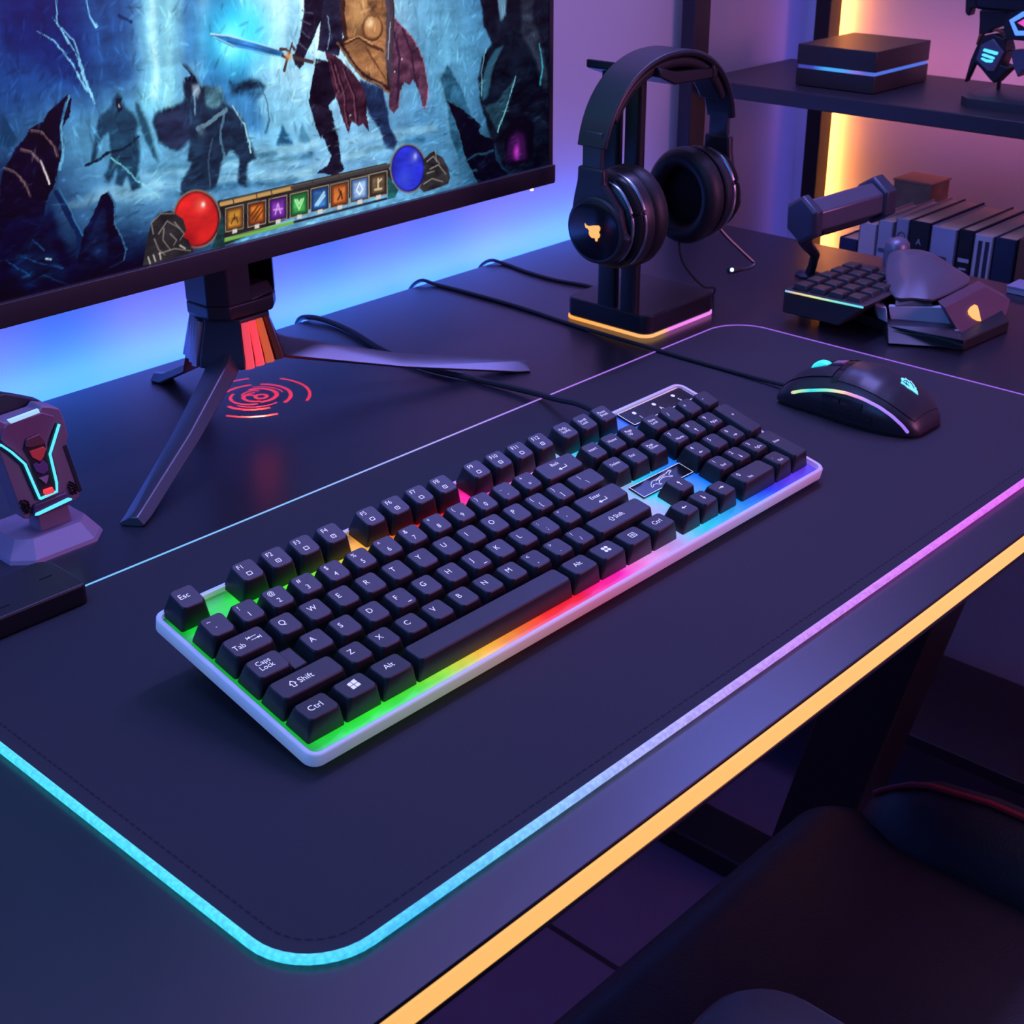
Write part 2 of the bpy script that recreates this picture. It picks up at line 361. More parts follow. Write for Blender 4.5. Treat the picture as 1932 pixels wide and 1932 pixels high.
K(3, 10.75, 1, two(':', ';')); K(3, 11.75, 1, two('"', "'"))
K(3, 12.75, 2.25, [('Enter', .0040, -.0072, .0028), (ART['ret'], .0044, -.001, -.0026)], 'enter_key')
for i, (a, b) in enumerate((('4', 'L'), ('5', None), ('6', 'R'))):
    K(3, 18.5 + i, 1, [(a, .0044, -.0042, .003)] + ([(ART[b], .0036, -.001, -.0030)] if b else []))
# lower letters
K(4, 0, 2.25, [(ART['up_big'], .0048, -.0085, .0003), ('Shift', .0050, -.0052, .0003)])
for i, c in enumerate('ZXCVBNM'): K(4, 2.25 + i, 1, [(c, LS, -.0036, .0014)])
for i, (a, b) in enumerate((('<', ','), ('>', '.'), ('?', '/'))): K(4, 9.25 + i, 1, two(a, b))
K(4, 12.25, 2.75, [(ART['up_big'], .0044, -.0070, .0003), ('Shift', .0046, -.0042, .0003)])
K(4, 16.25, 1, [(ART['U'], .0042, 0, .0006)], 'arrow_key')
for i, (a, b) in enumerate((('1', 'End'), ('2', None), ('3', 'PgDn'))):
    K(4, 18.5 + i, 1, [(a, .0044, -.0042, .0032), ((b, .0030, -.0030, -.0028) if b else (ART['D'], .0036, -.001, -.0028))])
# bottom row
K(5, 0, 1.25, [('Ctrl', .0052, -.0050, .0004)])
K(5, 1.25, 1.25, [(ART['flag'], .0052, 0, .0008)])
K(5, 2.5, 1.25, [('Alt', .0050, -.0040, .0010)])
K(5, 3.75, 6.25, None, 'spacebar')
K(5, 10, 1.25, [('Alt', .0048, -.0038, .0010)])
K(5, 11.25, 1.25, [(ART['dots4'], .0050, 0, .0008)])
K(5, 12.5, 1.25, [(ART['menu'], .0046, -.0022, -.0012)])
K(5, 13.75, 1.25, [('Ctrl', .0048, -.0046, .0006)])
for i, a in enumerate('LDR'): K(5, 15.25 + i, 1, [(ART[a], .0044, 0, .0006)], 'arrow_key')
K(5, 18.5, 2, [('0', .0048, -.0125, .0028), ('Ins', .0036, -.0085, -.0030)])
K(5, 20.5, 1, [('.', .0050, -.0040, .0030), ('Del', .0032, -.0030, -.0028)])
K(2, 21.5, 1, [('+', .0046, -.0020, .004)], hv=2., dv=-.00915)
K(4, 21.5, 1, [('Enter', .0030, -.0044, .004)], 'enter_key', hv=2., dv=-.00925)

# panels printed on the plate
gloss_black = mat('gloss_black', (.004, .004, .005), .18)
def line_loop(mb, pts, w, h):
    for a, b in zip(pts, pts[1:] + pts[:1]):
        mb.add([(x, y, h) for x, y in bar(a[0], a[1], b[0], b[1], w)], [(0, 1, 2, 3)])
pn = KB(MB().box((.3680, .1085, PZ), (.4372, .1247, PZ + .0018)), 'indicator_panel', gloss_black, bevel=.0004)
mb = MB(); line_loop(mb, [(.3684, .1089), (.4368, .1089), (.4368, .1243), (.3684, .1243)], .0006, PZ + .00188)
for k, t in enumerate('1A'):
    pass
for k, x in enumerate((.380, .4015, .423)):
    mb.add([(x + .0016*math.cos(a*PI/6), .1190 + .0016*math.sin(a*PI/6), PZ + .00188) for a in range(12)], [tuple(range(12))])
    vs, fs = text_mesh(('1', 'A', 'S')[k], .0046); mb.add([(x - .0005 + a, .1130 + b, PZ + .00188) for a, b, _ in vs], fs)
me = mb.build('panel_marks', legend_m, pn, world=False)
lg = KB(MB().box((.3065, .0500, PZ), (.3580, .0628, PZ + .0016)), 'logo_plate', gloss_black, bevel=.0004)
mb = MB(); hz = PZ + .00168
line_loop(mb, [(.3069, .0504), (.3576, .0504), (.3576, .0624), (.3069, .0624)], .0005, hz)
cat = [(0, 1), (3, 2.6), (7, 2.4), (12, 3.4), (17, 3.2), (21, 4.6), (23, 4.2), (22, 3), (19, 2.2), (17.6, .6), (19, -1.2), (17.6, -1.4), (15.4, .8), (11, 1.2), (7, .2), (5.2, -1.8), (6.4, -3), (4.8, -3), (3.6, -1), (1.2, -.4), (-1.4, -2.2), (-2.2, -1.8)]
cat = [(.322 + a*.00105, .0562 + b*.00095) for a, b in cat]
line_loop(mb, cat, .00042, hz)
for a, b in (((5, 1.5), (10, 2.2)), ((10, 2.2), (15, 2.2)), ((8, 1.2), (6.6, -.6)), ((20.5, 3.6), (21.6, 3.9))):
    q = bar(.322 + a[0]*.00105, .0562 + a[1]*.00095, .322 + b[0]*.00105, .0562 + b[1]*.00095, .0004); mb.add([(x, y, hz) for x, y in q], [(0, 1, 2, 3)])
mb.build('panel_marks', legend_m, lg, world=False)
cable_m = mat('braided_cable', (.012, .012, .018), .6, bump=.6, bscale=2200)
pth = catmull([(.3705, .121, .0300), (.383, .150, .026), (.399, .181, .019), (.414, .215, .009), (.424, .251, .0024), (.419, .301, .0009), (.410, .351, .0009), (.415, .405, .0009), (.429, .460, .0009), (.434, .495, .0009), (.430, .518, .0015), (.424, .529, -.004), (.4225, .533, -.03)], 8)
lab(MB().tube(pth, .0024, 8).build('cable', cable_m, kb), 'braided black cable running off the back of the desk')

# ------------------------------------------------------------------ monitor
dark_plastic = mat('dark_plastic', (.028, .026, .034), .42, bump=.05, bscale=900)
gun_metal = mat('gun_metal', (.13, .125, .155), .36, .7)
gun_dark = mat('gun_dark', (.06, .06, .08), .40, .6)
copper = mat('copper_rib', (.55, .16, .11), .30, .85)
rib_red_lit = mat('rib_red_lit', (.6, .1, .1), .4, emit=srgb(245, 70, 84), es=.85)  # emission on these ribs stands in for red light falling on them
rib_orange_lit = mat('rib_orange_lit', (.5, .2, .08), .4, emit=srgb(205, 88, 40), es=.7)
steel_rib = mat('steel_rib', (.38, .36, .44), .32, .85)
white_led = mat('white_led', (1, 1, 1), .4, emit=srgb(255, 230, 205), es=1.6)
MC = (.273, .412)
mon = thing('monitor', 'large monitor showing a fantasy battle game on a three-legged stand', 'monitor', (MC[0], MC[1], DZ))
MXL, MXR, MZB, MZT, MY = -.022, .5905, .1147, .466, .375
MB().box((MXL, MY + .006, MZB + .004), (MXR, MY + .024, MZT)).loft([[(MXL + .05, MY + .024, .17), (MXR - .05, MY + .024, .17), (MXR - .05, MY + .024, .43), (MXL + .05, MY + .024, .43)],
   [(.15, MY + .052, .22), (.42, MY + .052, .22), (.42, MY + .052, .38), (.15, MY + .052, .38)]]).build('back_shell', dark_plastic, mon, bevel=.002)
mb = MB().box((MXR - .0052, MY - .0006, MZB + .012), (MXR, MY + .008, MZT)).box((MXL, MY - .0006, MZB + .012), (MXL + .0052, MY + .008, MZT)).box((MXL, MY - .0006, MZT - .006), (MXR, MY + .008, MZT))
mb.build('bezel', dark_plastic, mon, bevel=.0006)
lab(MB().loft([[(MXL, MY - .0035, MZB + .0025), (MXL, MY - .0025, MZB), (MXL, MY + .018, MZB), (MXL, MY + .018, MZB + .016), (MXL, MY - .0035, MZB + .0158)],
            [(MXR, MY - .0035, MZB + .0025), (MXR, MY - .0025, MZB), (MXR, MY + .018, MZB), (MXR, MY + .018, MZB + .016), (MXR, MY - .0035, MZB + .0158)]]).build('chin', mat('chin_plastic', (.05, .042, .055), .35), mon, bevel=.0005), 'wider bottom bezel')
MB().tube([(.564, MY, MZB + .001), (.564, MY, MZB - .0022)], .0016, 10).build('power_light', white_led, mon)

# stand
def oct_(cx, cy, hx, hy, c): return [(cx - hx + c, cy - hy), (cx + hx - c, cy - hy), (cx + hx, cy - hy + c), (cx + hx, cy + hy - c), (cx + hx - c, cy + hy), (cx - hx + c, cy + hy), (cx - hx, cy + hy - c), (cx - hx, cy - hy + c)]
col_m = mat('stand_column', (.035, .035, .05), .38, .3)
cx, cy = MC[0], MC[1]
def cring(z, k=1.): return [(x, y, z) for x, y in oct_(cx, cy, .0310 * k, .0240 * k, .011 * k)]
# column with a cable window through its right half
WX0, WX1, WZ0, WZ1 = cx + .001, cx + .0265, .0815, .150
mb = MB().loft([cring(.0700, .94), cring(.0725), cring(WZ0)])
left = [(cx - .020, cy - .024), (WX0, cy - .024), (WX0, cy + .024), (cx - .020, cy + .024), (cx - .031, cy + .013), (cx - .031, cy - .013)]
right = [(WX1, cy - .0175), (cx + .031, cy - .013), (cx + .031, cy + .013), (WX1, cy + .0175)]
mb.prism(left, WZ0, WZ1).prism(right, WZ0, WZ1).loft([cring(WZ1), cring(.30)])
mb.build('column', col_m, mon, bevel=.0012)
MB().loft([[(WX0, cy - .0236, WZ0 + .0002), (WX1, cy - .0176, WZ0 + .0002), (WX1, cy, WZ0 + .0002), (WX0, cy, WZ0 + .0002)], [(WX0, cy - .014, WZ0 + .008), (WX1, cy - .012, WZ0 + .008), (WX1, cy, WZ0 + .008), (WX0, cy, WZ0 + .008)]]).build('cable_ledge', gun_metal, mon, bevel=.0008)
MB().box((WX0, cy + .008, WZ0), (WX1, cy + .014, WZ1)).build('window_backing', mat('matt_black', (.006, .006, .008), .8), mon)
# flared hub: three spines carried on by the legs, three ribbed panels between them
HB, HT = .0350, .0705
LEG = [Vector((.093, .288)) - Vector(MC), Vector((.469, .293)) - Vector(MC), Vector((.255, .497)) - Vector(MC)]
ang = [math.atan2(v.y, v.x) for v in LEG]
def hub(r, z, ws):
    out = []
    for a in sorted(x % (2*PI) for x in ang):
        d = Vector((math.cos(a), math.sin(a))); n = Vector((-d.y, d.x))
        for s in (-1, 1): out.append((MC[0] + d.x*r + n.x*ws*s, MC[1] + d.y*r + n.y*ws*s, z))
    return out
MB().loft([hub(.0345, HB, .0165), hub(.0335, HB + .006, .0165), hub(.0255, HT - .004, .0135), hub(.0255, HT, .0135)]).build('hub', gun_dark, mon, bevel=.001)
aa = sorted(x % (2*PI) for x in ang)
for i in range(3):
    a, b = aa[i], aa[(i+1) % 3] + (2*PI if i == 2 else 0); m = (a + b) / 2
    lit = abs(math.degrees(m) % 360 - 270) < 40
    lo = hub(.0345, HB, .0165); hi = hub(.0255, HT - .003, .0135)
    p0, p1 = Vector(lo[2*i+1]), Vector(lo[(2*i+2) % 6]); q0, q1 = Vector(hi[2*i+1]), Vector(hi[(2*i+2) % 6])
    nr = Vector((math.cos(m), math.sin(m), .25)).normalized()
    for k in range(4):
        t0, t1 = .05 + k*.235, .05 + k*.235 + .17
        mm_ = (rib_red_lit, rib_red_lit, rib_orange_lit, copper)[k] if lit else steel_rib
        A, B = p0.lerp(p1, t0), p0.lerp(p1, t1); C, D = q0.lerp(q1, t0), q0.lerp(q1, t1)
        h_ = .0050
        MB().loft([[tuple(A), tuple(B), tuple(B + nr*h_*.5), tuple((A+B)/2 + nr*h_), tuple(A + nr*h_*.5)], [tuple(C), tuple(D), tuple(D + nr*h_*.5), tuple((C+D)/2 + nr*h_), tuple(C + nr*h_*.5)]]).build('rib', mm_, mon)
for L in LEG:
    d = L.normalized(); n = Vector((-d.y, d.x)); R = L.length
    def sec(r, zt, zb, w, rd):
        P = lambda s, z: (MC[0] + d.x*r + n.x*s, MC[1] + d.y*r + n.y*s, z)
        return [P(-w, zb + .25*(zt - zb)), P(-w*.8, zb), P(w*.8, zb), P(w, zb + .25*(zt - zb)), P(rd + .002, zt), P(rd - .002, zt)]
    MB().loft([sec(.022, .0510, .036, .0135, .004), sec(.040, .0425, .0305, .0130, .005), sec(R * .55, .0205, .0130, .0108, .003), sec(R - .010, .0058, -.002, .0090, .002), sec(R, .0044, -.002, .0086, .002)]).build('leg', gun_metal, mon, bevel=.0006)

# the projector under the hub throws a red emblem on the desk: arcs cut in the lamp's gobo
ld = bpy.data.lights.new('projector_lamp', 'SPOT'); lo_ = bpy.data.objects.new('projector_lamp', ld); COL.objects.link(lo_)
lo_.location = (.284, .408, .030); lo_.parent = mon; lo_.matrix_parent_inverse = mon.matrix_world.inverted()
ld.spot_size = math.radians(140); ld.spot_blend = 0; ld.shadow_soft_size = 0; ld.energy = 1.9; ld.color = (1, .3, .25); ld.use_nodes = True
nt = ld.node_tree; em = nt.nodes['Emission']
tc = nt.nodes.new('ShaderNodeTexCoord'); sx = nt.nodes.new('ShaderNodeSeparateXYZ'); nt.links.new(tc.outputs['Normal'], sx.inputs[0])
def mth(op, a, b=None, c=None):
    n_ = nt.nodes.new('ShaderNodeMath'); n_.operation = op
    for i, q in enumerate((a, b, c)):
        if q is None: continue
        if isinstance(q, (int, float)): n_.inputs[i].default_value = q
        else: nt.links.new(q, n_.inputs[i])
    return n_.outputs[0]
az = mth('ABSOLUTE', sx.outputs[2]); gx = mth('DIVIDE', sx.outputs[0], az); gy = mth('DIVIDE', sx.outputs[1], az)
def arc(cx_, cy_, r0, r1, a0, a1):
    """ring sector; the angle mask is a cosine test around the middle of the sector"""
    x = mth('SUBTRACT', gx, cx_); y = mth('SUBTRACT', gy, cy_)
    r = mth('SQRT', mth('ADD', mth('MULTIPLY', x, x), mth('MULTIPLY', y, y)))
    m = mth('MULTIPLY', mth('GREATER_THAN', r, r0), mth('LESS_THAN', r, r1))
    am, hw = math.radians((a0 + a1) / 2), math.radians((a1 - a0) / 2)
    if hw >= PI: return m
    dt = mth('ADD', mth('MULTIPLY', x, math.cos(am)), mth('MULTIPLY', y, math.sin(am)))
    return mth('MULTIPLY', m, mth('GREATER_THAN', dt, mth('MULTIPLY', r, math.cos(hw))))
GS = .77
ARCS = [(0, 0, 1.62, 1.72, -60, 25), (0, 0, 1.62, 1.72, 200, 255), (0, 0, 1.62, 1.72, 60, 82), (0, 0, 1.62, 1.72, 130, 150), (0, 0, 1.02, 1.14, -75, 45), (0, 0, 1.02, 1.14, 60, 110), (0, 0, 1.02, 1.14, 180, 255), (0, 0, .84, .90, 190, 280),
        (0, 0, .84, .90, -20, 60), (.1, .05, .52, .66, -120, 80), (.0, -.02, .34, .44, 60, 250), (-.1, .1, .60, .70, 110, 250), (.12, -.1, .12, .24, 0, 360), (-.18, .12, .14, .24, 0, 200), (.05, .2, .3, .38, 20, 150)]
tot = None
for a in ARCS: b_ = [v * GS for v in a[:4]] + list(a[4:]); tot = arc(*b_) if tot is None else mth('MAXIMUM', tot, arc(*b_))
fall = mth('DIVIDE', tot, mth('POWER', az, 3.))
nt.links.new(fall, em.inputs['Strength']); em.inputs['Color'].default_value = (1, .085, .055, 1)

# ------------------------------------------------------------------ the game picture on the screen
# painted here in plain numbers on a fine grid (millimetres from the screen's lower left corner)
SX0, SZ0, SW, SH = MXL + .0045, MZB + .0150, 604., 331.
PX = .62
GW, GH = int(SW / PX), int(SH / PX)
img = np.zeros((GH, GW, 3), np.float32)
YY, XX = np.mgrid[0:GH, 0:GW].astype(np.float32)
XX = (XX + .5) * PX; YY = (YY + .5) * PX
rng = np.random.default_rng(5)
def blur(m, r):
    r = max(1, int(r / PX))
    for ax in (0, 1):
        for _ in range(2):
            c = np.cumsum(np.concatenate([np.repeat(m.take([0], ax), r + 1, ax), m, np.repeat(m.take([-1], ax), r, ax)], ax), ax)
            n = m.shape[ax]
            m = (c.take(range(2*r + 1, 2*r + 1 + n), ax) - c.take(range(0, n), ax)) / (2*r + 1)
    return m
def noise(sx, sy, oct_=4):
    out = np.zeros((GH, GW), np.float32); amp = 1.; tot = 0
    for o in range(oct_):
        gx, gy = max(2, int(SW / sx)) + 2, max(2, int(SH / sy)) + 2
        g = rng.random((gy, gx)).astype(np.float32)
        fx = XX / SW * (gx - 1.001); fy = YY / SH * (gy - 1.001)
        ix, iy = fx.astype(int), fy.astype(int); tx, ty = fx - ix, fy - iy
        tx = tx*tx*(3 - 2*tx); ty = ty*ty*(3 - 2*ty); ix1, iy1 = np.minimum(ix + 1, gx - 1), np.minimum(iy + 1, gy - 1)
        out += amp * ((g[iy, ix]*(1-tx) + g[iy, ix1]*tx)*(1-ty) + (g[iy1, ix]*(1-tx) + g[iy1, ix1]*tx)*ty)
        tot += amp; amp *= .55; sx /= 2; sy /= 2
    return out / tot
def mix(m, col, a=1.):
    m = np.clip(m * a, 0, 1)[..., None]; img[:] = img * (1 - m) + np.array(col, np.float32) / 255 * m
def blob(c, rx, rz, col, a):
    mix(np.exp(-(((XX - c[0]) / rx) ** 2 + ((YY - c[1]) / rz) ** 2)), col, a)
def mask(pts):
    xs = [p[0] for p in pts]; ys = [p[1] for p in pts]
    x0, x1 = max(0, int(min(xs) / PX) - 2), min(GW, int(max(xs) / PX) + 3)
    y0, y1 = max(0, int(min(ys) / PX) - 2), min(GH, int(max(ys) / PX) + 3)
    m = np.zeros((GH, GW), np.float32)
    if x1 <= x0 or y1 <= y0: return m
    acc = np.zeros((y1 - y0, x1 - x0), np.float32)
    for ox in (-.3, .0, .3):
        for oy in (-.3, .0, .3):
            X = XX[y0:y1, x0:x1] + ox * PX; Y = YY[y0:y1, x0:x1] + oy * PX; ins = np.zeros(X.shape, bool)
            for (ax, ay), (bx, by) in zip(pts, pts[1:] + pts[:1]):
                if ay == by: continue
                ins ^= ((ay > Y) != (by > Y)) & (X < (bx - ax) * (Y - ay) / (by - ay) + ax)
            acc += ins
    m[y0:y1, x0:x1] = acc / 9; return m
def poly(pts, col, a=1., soft=0, grain=.0, lit=None):
    """filled outline; lit = (colour, dx, dz, amount): a rim of light on the side the offset points to"""
    m = mask(pts)
    if soft: m = blur(m, soft)
    mix(m, col, a)
    if grain:
        img[:] = img * (1 + (m * grain)[..., None] * (GR[..., None] - .5) * 2)
    if lit:
        sh = np.roll(np.roll(m, -int(lit[1] / PX), 1), -int(lit[2] / PX), 0)
        mix(np.clip(m - sh, 0, 1), lit[0], lit[3])
def stroke(pts, w, col, a=1., soft=0):
    m = np.zeros((GH, GW), np.float32)
    ws = w if isinstance(w, (list, tuple)) else [w, w]
    n = len(pts) - 1
    R = max(ws) + 1
    for i, (p, q) in enumerate(zip(pts, pts[1:])):
        dx, dy = q[0] - p[0], q[1] - p[1]; L2 = dx*dx + dy*dy + 1e-9
        x0, x1 = max(0, int((min(p[0], q[0]) - R) / PX)), min(GW, int((max(p[0], q[0]) + R) / PX) + 1)
        y0, y1 = max(0, int((min(p[1], q[1]) - R) / PX)), min(GH, int((max(p[1], q[1]) + R) / PX) + 1)
        if x1 <= x0 or y1 <= y0: continue
        X, Y = XX[y0:y1, x0:x1], YY[y0:y1, x0:x1]
        t = np.clip(((X - p[0])*dx + (Y - p[1])*dy) / L2, 0, 1)
        d = np.hypot(X - p[0] - t*dx, Y - p[1] - t*dy)
        wid = ws[0] + (ws[-1] - ws[0]) * (i + t) / n
        m[y0:y1, x0:x1] = np.maximum(m[y0:y1, x0:x1], np.clip((wid/2 - d) / PX + .5, 0, 1))
    if soft: m = blur(m, soft)
    mix(m, col, a)
GR = noise(14, 6, 4); FOG = noise(150, 70, 5); STR = noise(6, 60, 3)
def SP1(x, y):      # drawing sheet -> millimetres on the screen
    w = -0.000277252426 * x + -0.000112425854 * y + 1
    return ((0.295377061 * x + -0.06586554 * y + 123.88356) / w, (-0.0771220687 * x + -0.306288738 * y + 175.65766) / w)
def dab(x, y, L, ang, w, col, a):
    """one short brush mark"""
    c, s = math.cos(ang), math.sin(ang); R = L / 2 + w
    x0, x1 = max(0, int((x - R) / PX)), min(GW, int((x + R) / PX) + 1); y0, y1 = max(0, int((y - R) / PX)), min(GH, int((y + R) / PX) + 1)
    if x1 <= x0 or y1 <= y0: return
    dx, dy = XX[y0:y1, x0:x1] - x, YY[y0:y1, x0:x1] - y
    u = dx*c + dy*s; v = -dx*s + dy*c
    m = np.clip((w * np.sqrt(np.clip(1 - (2*u/L)**2, 0, 1)) - np.abs(v)) / PX + .5, 0, 1)[..., None] * a
    img[y0:y1, x0:x1] = img[y0:y1, x0:x1] * (1 - m) + np.array(col, np.float32) * m
def warp_and_brush():
    """loosen the outlines and lay painterly brush marks over the scene"""
    global img
    dx, dy = noise(16, 16, 3), noise(16, 16, 3)
    ix = np.clip((XX + (dx - .5) * 4.2) / PX, 0, GW - 1).astype(int); iy = np.clip((YY + (dy - .5) * 4.2) / PX, 0, GH - 1).astype(int)
    img = img[iy, ix]
    lum = blur(img.mean(2), 6)
    for k in range(6500):
        x, y = rng.random() * SW, rng.random() ** 1.35 * SH
        i, j = min(GH - 1, int(y / PX)), min(GW - 1, int(x / PX)); c = img[i, j].copy(); l = lum[i, j]
        f = .55 + rng.random() * .95; c = np.clip(c * f + (np.array([.02, .05, .07]) if f > 1.2 else 0), 0, 1)
        ang = (1.25 if y > 70 else .12) + rng.normal() * (.6 if y > 70 else .3)
        dab(x, y, 2.5 + rng.random() * 9, ang, .25 + rng.random() * .95, c, .16 + .22 * rng.random())
    m = np.clip(img, 0, 1); img = np.clip(m + (m - .40) * .26 - .03, 0, 1)
# sky, mist, ground
g = np.clip(YY / SH, 0, 1)
img[:] = np.array([70, 120, 165], np.float32) / 255
mix(np.clip((FOG - .35) * 2.2, 0, 1), (120, 175, 205), .75)
blob((343.8, 170.4), 90, 110, (225, 245, 255), .95)
blob((364.2, 133.8), 60, 60, (190, 230, 245), .8)
blob((142, 162.2), 60, 70, (22, 48, 120), .95)
blob((122.7, 131.1), 55, 50, (40, 80, 140), .7)
blob((179.8, 152.4), 30, 60, (40, 75, 130), .75)
blob((181.7, 91.3), 80, 25, (115, 180, 205), .6)
blob((306.9, 79.8), 90, 35, (110, 180, 215), .6)
blob((277.1, 132.5), 30, 40, (50, 110, 170), .5)
blob((506.3, 95.7), 50, 50, (85, 140, 175), .8)
blob((586.4, 82.2), 38, 90, (22, 34, 44), .95)
blob((553.8, 13.9), 60, 40, (22, 40, 55), .8)
blob((478.4, 122.2), 30, 60, (110, 165, 195), .7)
blob((103.2, 2), 90, 35, (10, 18, 40), 1)
blob((184.5, 4.6), 70, 25, (18, 32, 62), .9)
blob((107.8, 48), 40, 50, (16, 26, 56), .9)
# light shafts and far spires
poly([(224.3, 228.2), (259.8, 226.8), (236.3, 95.1), (209.5, 98.9)], (150, 225, 235), .55, soft=5)
poly([(230.7, 228), (237.2, 227.7), (223.3, 105.3), (218.6, 106)], (215, 255, 255), .6, soft=2)
poly([(244.9, 227.4), (248.8, 227.3), (231.7, 100.8), (228.5, 101.3)], (190, 245, 250), .5, soft=2)
poly([(252.2, 183.8), (263.1, 183), (259.4, 127.7), (246.6, 125.8)], (60, 110, 165), .55, soft=2)
poly([(274.6, 182.2), (296.5, 180.6), (296.5, 109.6), (308.4, 72.3), (245.1, 81.8), (259.8, 114.1)], (42, 95, 150), .6, soft=3)
poly([(337.6, 164.1), (343.8, 170.4), (352.4, 109.9), (326.6, 113)], (120, 175, 205), .6, soft=2)
poly([(183.8, 200.6), (213.1, 198.8), (196, 147.6), (205.6, 120.8), (182.4, 120.5), (181.7, 152.2)], (45, 80, 130), .7, soft=3)
poly([(129, 204), (169.7, 201.5), (172.6, 153.1), (174, 115.2), (157.8, 129.9), (138.4, 141.4), (119.2, 149.6)], (24, 44, 100), .7, soft=6)
for q in ([(144.6, 157.4), (154.1, 150.4), (166, 135.2), (172.6, 118.6)], [(156.3, 163.9), (168.2, 148.9), (172.8, 131.2), (175.3, 111.8)], [(161.9, 154.2), (170.1, 137.8), (174.7, 115.1)], [(180, 176.9), (181.3, 161.5), (184.7, 155)], [(160, 175.5), (159.3, 160.5), (164.4, 147.8)]):
    stroke(q, [.5, 1.6], (150, 215, 245), .8)
stroke([(201.7, 160.2), (210.6, 155.6)], 2.2, (30, 60, 100), .9)
# snowy ground sweeps
for k, q in enumerate(([(200.9, 61.2), (259.4, 58.4), (332.3, 50)], [(215.9, 51.6), (294, 45.3), (345.8, 36.4)], [(268.9, 64), (314, 58.6), (352.7, 58.1)], [(168.6, 56.6), (216.1, 53.4)], [(372.6, 55), (414.4, 54.5), (469.8, 52.2)], [(331.3, 38.9), (361.6, 45.3), (435.6, 45.3)], [(144.8, 50.9), (175.6, 51.9), (215, 45.5)])):
    stroke(q, [2.5, 6], (175, 220, 232), .5, soft=2)
for q in ([(209.3, 63.2), (268.5, 60.5), (313.9, 56.8)], [(227.4, 43.9), (288.8, 40.6)], [(294.7, 52.5), (347.2, 51.4)], [(288.6, 38.8), (331, 35.9)], [(397.8, 45.3), (458, 45)]):
    stroke(q, [1.5, 4], (40, 85, 115), .6, soft=1.4)
poly([(314.6, 64), (321.5, 76.2), (329.5, 61)], (40, 82, 112), .9, soft=.6)
poly([(333.5, 61.9), (339.6, 75.8), (346, 59.9)], (70, 120, 150), .7, soft=1)
img *= (1 + (GR[..., None] - .5) * .30) * (1 + (STR[..., None] - .5) * .22)
# glowing sword
blob((291.1, 140.5), 26, 24, (60, 215, 255), .95)
blob((285.2, 135), 12, 12, (150, 245, 255), .9)
stroke([(297.1, 174), (296.4, 140.6)], 7, (120, 225, 255), .6, soft=4)
# far soldiers
poly([(189, 106.7), (191.7, 111.5), (195.1, 113.7), (197.9, 111.4), (199.2, 104.3), (205, 100.5), (206.4, 93.6), (203.9, 88), (205.2, 74.2), (201.7, 61.1), (203, 53.2), (195.5, 51.8), (193, 62.6), (188.8, 55.7), (183.6, 58), (187.7, 69.6), (178.8, 59.9), (177.7, 65.2), (184.2, 77.6), (183.2, 91.1), (177.3, 88), (170.9, 76.4), (166.6, 73.1), (169.2, 80), (176.6, 98), (179.7, 103.1)], (38, 66, 88), .95, soft=.5, grain=.35, lit=((110, 175, 195), 1.2, 1, .55))
poly([(193.1, 110.7), (196.9, 110.2), (196.8, 103.6), (193.3, 101.5), (192.1, 106.3)], (22, 40, 56), .9)
blob((194.7, 105.6), .8, .8, (240, 200, 190), 1)
poly([(207.1, 106.9), (210.4, 105.1), (214.3, 89.8), (219.9, 65.6), (214.7, 72.7), (208.9, 83.2), (206.6, 95.6)], (45, 82, 104), .95, soft=.4, lit=((150, 215, 230), 1.2, .6, .9))
stroke([(164.3, 73.5), (179.7, 78.3), (193.8, 78.7), (205, 84.4)], [2.2, 1], (26, 46, 62), 1)
stroke([(183.9, 75.6), (197, 61.9), (214.9, 44.1)], [1, .8], (130, 205, 215), .9)
poly([(248.8, 126.2), (245.9, 126.9), (244.3, 127.4), (250.2, 121.4), (250.3, 115.3), (243.6, 115.5), (243.4, 107.4), (241.5, 102.9), (230.1, 101.1), (218.9, 97.2), (216.7, 92.8), (220, 81.4), (228.1, 74), (235.4, 72.2), (243.7, 77.8), (239.6, 65.2), (243.6, 63.8), (234.4, 51.9), (232.4, 43.4), (243.2, 40.3), (254, 42.7), (261.1, 42.9), (265.5, 50.1), (268.4, 59.8), (276.3, 66.4), (282.6, 58.2), (280.7, 42), (288.5, 38.1), (288.8, 49.1), (291.3, 54.5), (297.8, 54.9), (292.1, 70.4), (290.1, 85), (283.1, 93.8), (274.8, 98.4), (272.3, 107.1), (263.5, 109.6), (257.4, 111.7), (254.8, 118.1)], (40, 58, 78), 1, soft=.4, grain=.45, lit=((140, 195, 215), 1.1, 1, .6))
poly([(220.3, 95), (235, 100.4), (243.2, 99.3), (246.4, 85.1), (240.6, 73.4), (231.4, 73.5), (222.4, 81.1)], (52, 62, 88), .9, soft=.6, grain=.3)
poly([(244, 127.8), (248.7, 122.9), (253.9, 117.6), (255.2, 114), (245.9, 113.8), (244.7, 117.3), (250.6, 118), (248.6, 121.6)], (24, 34, 50), 1)
poly([(250.7, 111.9), (256.7, 112.5), (257.2, 107), (253.8, 103.3), (250.7, 105.8)], (150, 165, 180), .8, soft=.6)
stroke([(251.5, 105), (250.8, 93.1)], [2.4, 1], (130, 165, 190), .8)
poly([(260.4, 108.6), (272.4, 107.8), (274.8, 98.4), (267.3, 94.6), (260, 98.3)], (90, 130, 145), .9, soft=.5, grain=.4)
stroke([(250.6, 84.4), (263, 87.5), (275.9, 92.7)], 3.2, (110, 140, 158), .9)
blob((253.3, 82.6), 3, 3.5, (90, 110, 128), .9)
stroke([(281.5, 95.4), (289.7, 81.5), (292.8, 60.1)], [.8, 1.4], (170, 215, 228), .9)
